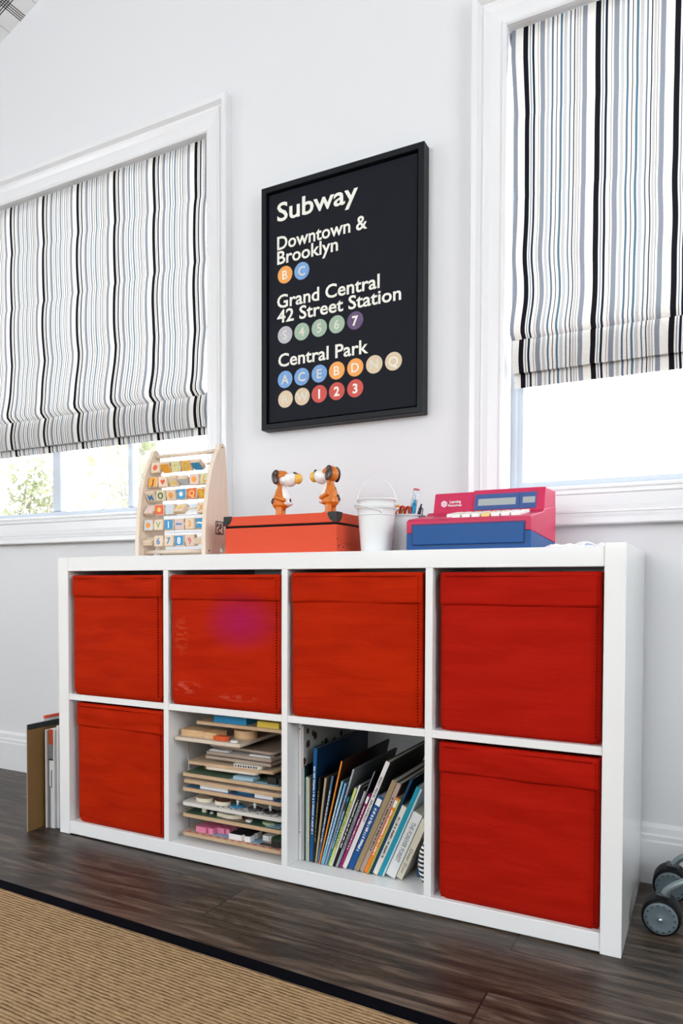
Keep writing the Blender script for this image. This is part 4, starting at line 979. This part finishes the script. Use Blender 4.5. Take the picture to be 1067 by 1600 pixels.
for i, (xf_, zt, cc, scol, tcl, dep, title, lab) in enumerate(books):
    th_ = R(ang(xf_)); gapx = xf_-px
    wdt = gapx*math.cos(th_)*.955
    px = xf_
    h = (zt-Z0)/math.cos(th_)-wdt*math.tan(th_)*.3
    y0 = .052+.006*noise.noise(Vector((i*1.7, 0, 0)))
    t = thing('picture_book', lab, 'book', (xf_, y0, Z0+.0003), 'picture books in the third bottom cube', rot=(0, th_, 0))
    cmt = LEAF if cc is None else M('cover_%d' % i, tuple(v*.75 for v in cc), .35, spec=.2)
    smt = M('spine_%d' % i, tuple(v*(.8 if max(scol) < .6 else 1) for v in scol), .4, spec=.2)
    c_ = min(.0016, wdt*.22)
    b = B(); box(b, -wdt, -wdt+c_, 0, dep, 0, h); box(b, -c_, 0, 0, dep, 0, h); obj('cover', b, cmt, t, local=True)
    b = B(); bbox(-wdt+.0002, -.0002, -.0009, c_, 0.0002, h-.0002, min(.0008, wdt*.2), 1, bm=b); sp_ = obj('spine', b, smt, t, local=True)
    b = B(); box(b, -wdt+c_, -c_, c_, dep-.003, .0025, h-.0025); obj('pages', b, PAGES, t, local=True)
    def spine_text(s, cap, ztop, length):
        tb = text_bm(s, cap, length, .02, .0002)
        # reading from top to bottom
        Mt = Matrix(((0,1,0,-wdt/2-cap*.42),(0,0,-1,-.0011),(-1,0,0,ztop),(0,0,0,1))); bb = B(); merge(bb, tb, Mt); return bb
    if title:
        L = min(h*.62, len(title)*wdt*.55 if len(title) > 10 else h*.4)
        o = obj('spine_title', spine_text(title, wdt*.42, h*.86 if title != 'Dear Zoo' else h*.50, L), TCOL[tcl], sp_, local=True)
    elif tcl:
        b = B(); q = 0; z = h*.9; rnd_ = random.Random(i)
        z = h*.84
        while z > h*.25:
            l = rnd_.uniform(.0012, .0030); o1 = rnd_.uniform(-.06, .06); box(b, -wdt*(.70+o1), -wdt*(.34+o1), -.0012, -.0008, z-l, z); z -= l+rnd_.choice((.0007, .0007, .0009, .0035))
        obj('spine_print', b, TCOL[tcl], sp_, local=True)
    if 'label' in lab or 'magenta' in lab:
        b = B(); box(b, -wdt*.9, -wdt*.1, -.0011, -.0007, h*.88, h*.97); obj('spine_label', b, TCOL['w'], sp_, local=True)
    if 'black square' in lab:
        b = B(); box(b, -wdt*.95, -wdt*.05, -.0013, -.0007, h*.80, h*.93); obj('spine_label', b, TCOL['k'], sp_, local=True)
    if title.startswith('IGGY'):
        b = B(); tube(b, [(.0003, dep*.45+.03*math.cos(a), h*.72+.022*math.sin(a)) for a in [2*math.pi*k/30 for k in range(30)]], .0007, 6, closed=True); obj('cover_oval', b, TCOL['k'], t, local=True)
# striped roll edge and the small blue dotted book at the right
b = B(); bbox(1.026, 1.052, .085, .20, Z0+.0003, .078, .002, 2, bm=b)
for (x, y, z) in ((1.032, .0848, .066), (1.043, .0848, .070), (1.038, .0848, .055)): lathe(b, [(0, 0), (.004, 0), (.004, .0006), (0, .0006)], 14, (x, y, z), 1, 'y')
o = obj('board_book', b, [M('cover_deep_blue', (.008,.06,.16), .35), M('dot_orange', (.62,.28,.03), .4)]); tag(o, 'small deep blue block book with orange dots, low at the right of the row', 'book')
SB = thing('striped_booklet', 'white booklet with curved black and white striped spine, far right of the cube', 'booklet', (1.06, .06, Z0))
b = B(); bbox(1.0545, 1.0715, .050, .20, Z0+.0003, .134, .0015, 1, bm=b); obj('pages', b, M('booklet_white', (.76,.76,.75), .5), SB)
n = N('black_white_stripes'); tc = n.new('ShaderNodeTexCoord'); sep = n.new('ShaderNodeSeparateXYZ'); n.lk(tc.outputs['Object'], sep.inputs[0])
f = n.math('GREATER_THAN', n.math('FRACT', n.math('DIVIDE', n.math('ADD', sep.outputs[2], n.math('MULTIPLY', sep.outputs[0], .25)), .0098)), .5)
n.lk(n.mix(f, (.010,.010,.012), (.80,.80,.80)), n.b.inputs['Base Color'])
b = B(); tube(b, [(1.0625+.004*math.sin(s*3.1)*0-.0085*math.sin(math.pi*s)-.001, .0455, Z0+.0062+.090*s) for s in [k/16 for k in range(17)]], [.0035+.0035*min(1, s*5, (1-s)*5) for s in [k/16 for k in range(17)]], 16); obj('striped_spine', b, n.m, SB)

# ------------------------------------------------------------------ papers standing on the floor left of the shelf
KR = M('kraft_card', (.20,.105,.030), .65, noisecol=((8,8,8), (.17,.09,.025))); PW_ = M('paper_pale', (.62,.63,.64), .6); PG_ = M('paper_grey', (.17,.17,.18), .6)
o = thing('portfolio_board', 'large brown cardboard board with black top strip standing left of the shelf', 'cardboard', (-.0785, .15, 0))
b = B(); bbox(-.0805, -.0775, -.041, .33, .0003, .2995, .0006, 1, bm=b); obj('board', b, KR, o)
b = B(); box(b, -.0776, -.0768, -.0405, .33, .2845, .2998); obj('top_strip', b, M('strip_black', (.006,.012,.016), .5), o)
b = B(); box(b, -.0812, -.0806, -.0412, .33, .0003, .3002); obj('white_backing', b, PW_, o)
o = thing('paper_folder', 'white folder with an orange red tab edge, standing behind the brown board', 'folder', (-.09, .2, 0))
b = B(); bbox(-.0885, -.0835, .02, .33, .0003, .306, .001, 1, bm=b); obj('folder_sheet', b, PW_, o)
b = B(); bbox(-.0895, -.0825, .022, .30, .3062, .3145, .001, 1, bm=b); obj('tab_edge', b, M('tab_orange_red', (.70,.09,.03), .5), o)
def paper(label, x0, x1, y0, zt, mt, grp='papers filed between the brown board and the shelf', lean=0, extra=None, yb=.33):
    o = thing('paper_file', label, 'papers', ((x0+x1)/2, y0, 0), grp)
    b = B(); bbox(x0, x1, y0, yb, .0003, zt, .0006, 1, bm=b); obj('sheets', b, mt, o)
    if extra:
        for nm, (a0, a1, c0, c1, z0_, z1_), m in extra:
            b = B(); bbox(a0, a1, c0, c1, z0_, z1_, .0003, 1, bm=b); obj(nm, b, m, o)
paper('pinkish white thin folder closest to the brown board', -.0640, -.0600, .006, .279, M('paper_pinkish', (.60,.55,.53), .6))
paper('pale grey thin folder, second from the brown board', -.0592, -.0560, .010, .276, PG_)
paper('magazine with orange head and grey band, in the middle of the floor papers', -.0545, -.0350, .012, .2815, M('paper_white2', (.66,.66,.67), .6),
      extra=[('orange_head', (-.0540, -.0375, .0105, .0119, .238, .281), M('tab_orange_dark', (.42,.055,.012), .5)), ('grey_band', (-.0545, -.038, .0105, .0119, .198, .2379), PG_), ('black_line', (-.0545, -.038, .0103, .0119, .1925, .1979), pr_dk),
             ('tiny_print', (-.0455, -.0440, .0103, .0119, .115, .165), pr_dk), ('grey_wedge', (-.0548, -.0490, .0107, .0119, .0, .120), PG_)])
paper('white ring file with a lime green tab, touching the left side of the shelf', -.0335, -.0045, .022, .291, M('paper_cool', (.50,.52,.53), .5),
      extra=[('white_edge', (-.0335, -.0250, .0195, .0219, .0003, .2905), M('paper_white2')), ('green_tab', (-.0215, -.0100, .0200, .0219, .095, .136), M('tab_lime', (.25,.55,.02), .5))])

# ------------------------------------------------------------------ sisal rug
n = N('sisal_weave'); tc = n.new('ShaderNodeTexCoord'); sep = n.new('ShaderNodeSeparateXYZ'); n.lk(tc.outputs['Object'], sep.inputs[0]); V = tc.outputs['Object']
wob_ = n.noise(V, (14, 14, 1), 2); yy = n.math('ADD', sep.outputs[1], n.math('MULTIPLY', wob_, .003))
rib = n.math('ABSOLUTE', n.math('SINE', n.math('MULTIPLY', yy, math.pi/.0078)))
fib = n.noise(V, (330, 900, 1), 5, .2, 1, .7); blot = n.noise(V, (60, 120, 1), 3); lng = n.noise(V, (36, 260, 1), 3)
base = n.ramp(n.math('ADD', n.math('MULTIPLY', fib, .75), n.math('MULTIPLY', blot, .25)), [(.30, (.17,.105,.05)), (.5, (.42,.28,.145)), (.68, (.62,.45,.26))])
dkf = n.math('MULTIPLY', n.math('LESS_THAN', rib, .40), n.ramp(lng, [(.44, (.15,.15,.15)), (.56, (.95,.95,.95))]))
colr = n.mix(dkf, base, (.075,.045,.024))
n.lk(colr, n.b.inputs['Base Color']); n.b.inputs['Roughness'].default_value = .95; n.b.inputs['Specular IOR Level'].default_value = .1
n.bump(n.math('ADD', n.math('MULTIPLY', rib, 1.0), n.math('MULTIPLY', fib, .5)), .8, .003)
RG = thing('sisal_rug', 'tan ribbed sisal rug with a black cloth border lying on the floor', 'rug', (.62, -.318, 0), rot=(0, 0, R(-1.9)))
RW, RD = 1.9, 2.7; bw = .031
b = B(); box(b, -RW+bw, RW-bw, -RD+bw, -bw, .0004, .0060); obj('woven_field', b, n.m, RG, local=True)
CB = M('border_black_cotton', (.0020,.0025,.005), .9, spec=.05, bump=((500,500,500), .3, .0006))
for (xa, xb, ya, yb) in ((-RW, RW, -bw, 0), (-RW, RW, -RD, -RD+bw), (-RW, -RW+bw, -RD+bw, -bw), (RW-bw, RW, -RD+bw, -bw)):
    b = B(); bbox(xa, xb, ya, yb, .0003, .0072, .0022, 2, bm=b); obj('border', b, CB, RG, local=True)

# ------------------------------------------------------------------ toy stroller at the right
TY = M('tyre_black', (.003,.0035,.004), .5, spec=.15); HUB = M('hub_grey_plastic', (.11,.145,.16), .4, spec=.3); TUB = M('tube_grey_metal', (.26,.32,.34), .28, metal=.6); CHR = M('chrome_cap', (.8,.8,.8), .1, metal=1)
ST = thing('toy_stroller', 'toy stroller with black double wheels and grey metal tubes, right of the shelf', 'toy stroller', (1.75, .2, 0))
RWH = .0365
def wheel_unit(cx, yf, rz=0):
    """a pair of wheels whose axle runs along Y, front face at yf"""
    for k, (ya, yb) in enumerate(((yf, yf+.058),)):
        b = B(); pr = [(.010, ya+.003), (.0311, ya+.002), (RWH-.004, ya+.001), (RWH-.001, ya+.004), (RWH, ya+.010), (RWH, yb-.010), (RWH-.001, yb-.004), (RWH-.004, yb-.001), (.010, yb-.002), (.010, ya+.003)]
        lathe(b, pr, 48, (cx, 0, RWH), 0, 'y'); wl = obj('wheel', b, TY, ST)
        b = B(); lathe(b, [(0, ya-.0045), (.006, ya-.0045), (.0075, ya-.0035), (.010, ya-.0035), (.021, ya-.0010), (.0225, ya-.0022), (.030, ya-.0012), (.0312, ya+.0005), (.0312, ya+.006), (0, ya+.006)], 48, (cx, 0, RWH), 0, 'y')
        hb = obj('hub', b, HUB, wl)
        b = B()
        for q in range(14):
            a = 2*math.pi*q/14
            rt = Matrix.Translation((cx+.0258*math.cos(a), ya-.0019, RWH+.0258*math.sin(a))) @ Matrix.Rotation(-a, 4, 'Y')
            bb = bbox(-.0010, .0010, -.0006, .0004, -.0018, .0018, .0004, 1); merge(b, bb, rt)
        obj('hub_slot', b, TY, hb)
        b = B(); ellip(b, (cx, ya-.0055, RWH), (.0038, .0030, .0038), 0, None, 14); obj('axle_cap', b, CHR, hb)
    b = B(); bbox(cx-.011, cx+.015, yf+.020, yf+.044, RWH+.026, RWH+.042, .003, 2, bm=b); obj('fork_block', b, M('plastic_dark', (.02,.03,.035), .4), ST)
def bez(p0, p1, p2, p3, n_=14):
    out = []
    for k in range(n_+1):
        s = k/n_; out.append(Vector(p0)*(1-s)**3+Vector(p1)*3*s*(1-s)**2+Vector(p2)*3*s*s*(1-s)+Vector(p3)*s**3)
    return out
for cy_ in (.104, .300):
    pass
wheel_unit(1.523, .122); wheel_unit(1.532, .296)
for cx_, yf in ((1.523, .122), (1.532, .296)):
    b = B(); y = yf+.033
    tube(b, bez((cx_+.003, y-.004, RWH+.034), (cx_+.008, y-.008, RWH+.058), (cx_+.040, y-.010, RWH+.075), (cx_+.10, y-.010, RWH+.100))+[Vector((cx_+.38, y-.010, RWH+.215))], .0072, 14); obj('frame_tube', b, TUB, ST)
wheel_unit(1.90, .104); wheel_unit(1.91, .292)
for cx_, yf in ((1.90, .104), (1.91, .292)):
    b = B(); y = yf+.033; tube(b, [(cx_, y, RWH+.02), (cx_+.006, y-.010, RWH+.215), (cx_+.03, y-.01, .42), (cx_+.15, y-.01, .58)], .0072, 12); obj('frame_tube', b, TUB, ST)
b = B(); tube(b, [(1.911, .127, .26), (1.921, .315, .26)], .006, 12); obj('cross_bar', b, TUB, ST)
b = B(); tube(b, [(2.05, .127, .58), (2.06, .315, .58)], .008, 12); obj('handle_bar', b, TUB, ST)
b = B(); prism(b, [(1.72, .185), (1.90, .25), (1.96, .42), (1.965, .42), (1.905, .245), (1.72, .180)], 'y', .14, .30); obj('seat_cloth', b, M('cloth_grey_blue', (.10,.14,.17), .8), ST)

# ------------------------------------------------------------------ shrubs beyond the left window
n = N('shrub_leaves'); tc = n.new('ShaderNodeTexCoord'); ns = n.noise(tc.outputs['Object'], (2.5,2.5,2.5), 3)
lc = n.ramp(ns, [(.35, (.20,.23,.13)), (.5, (.27,.29,.18)), (.65, (.35,.33,.23))])
df = n.new('ShaderNodeBsdfDiffuse'); tl = n.new('ShaderNodeBsdfTranslucent'); mx = n.new('ShaderNodeMixShader'); mx.inputs[0].default_value = .5
n.lk(lc, df.inputs[0]); n.lk(lc, tl.inputs[0]); n.lk(df.outputs[0], mx.inputs[1]); n.lk(tl.outputs[0], mx.inputs[2]); n.lk(mx.outputs[0], n.t.nodes['Material Output'].inputs[0])
BARK = M('bark_grey', (.22,.18,.14), .9)
def shrub(label, cx, cy, h, rw, nl, ls, seed):
    rnd_ = random.Random(seed)
    t = thing('leafy_shrub', label, 'shrub', (cx, cy, 0), 'shrubs outside the left window')
    tips = []
    b = B()
    for k in range(9):
        a = rnd_.uniform(0, 6.28); rr_ = rw*rnd_.uniform(.3, .9); top = Vector((cx+rr_*math.cos(a), cy+rr_*math.sin(a), h*rnd_.uniform(.75, 1)))
        p0 = Vector((cx, cy, 0)); mid = p0.lerp(top, .5)+Vector((rnd_.uniform(-.1,.1), rnd_.uniform(-.1,.1), .1))
        tube(b, [p0, mid, top], [.022, .012, .004], 7); tips.append((mid, top))
    obj('stem', b, BARK, t)
    b = B()
    for k in range(nl):
        m_, t2 = rnd_.choice(tips); p = m_.lerp(t2, rnd_.uniform(-.3, 1.05))+Vector((rnd_.gauss(0, .12), rnd_.gauss(0, .12), rnd_.gauss(0, .12)))
        L = ls*rnd_.uniform(.6, 1.3); wd_ = L*.32
        rt = Matrix.Translation(p) @ Matrix.Rotation(rnd_.uniform(0, 6.28), 4, 'Z') @ Matrix.Rotation(rnd_.uniform(-1.3, .6), 4, 'Y')
        pts = [(0,0,0), (L*.35, wd_, .003), (L, 0, -.012), (L*.35, -wd_, .003)]
        vs = [b.verts.new(rt @ Vector(q)) for q in pts]; b.faces.new(vs)
    obj('foliage', b, n.m, t)
shrub('pale sunlit leafy shrub seen low through the left pane of the left window', -5.3, 4.0, 2.05, .7, 1500, .085, 3)
shrub('pale leafy shrub with longer leaves seen through the middle pane of the left window', -3.7, 4.2, 2.45, .55, 420, .15, 5)

for o in bpy.data.objects:
    if '_org' in o: del o['_org']
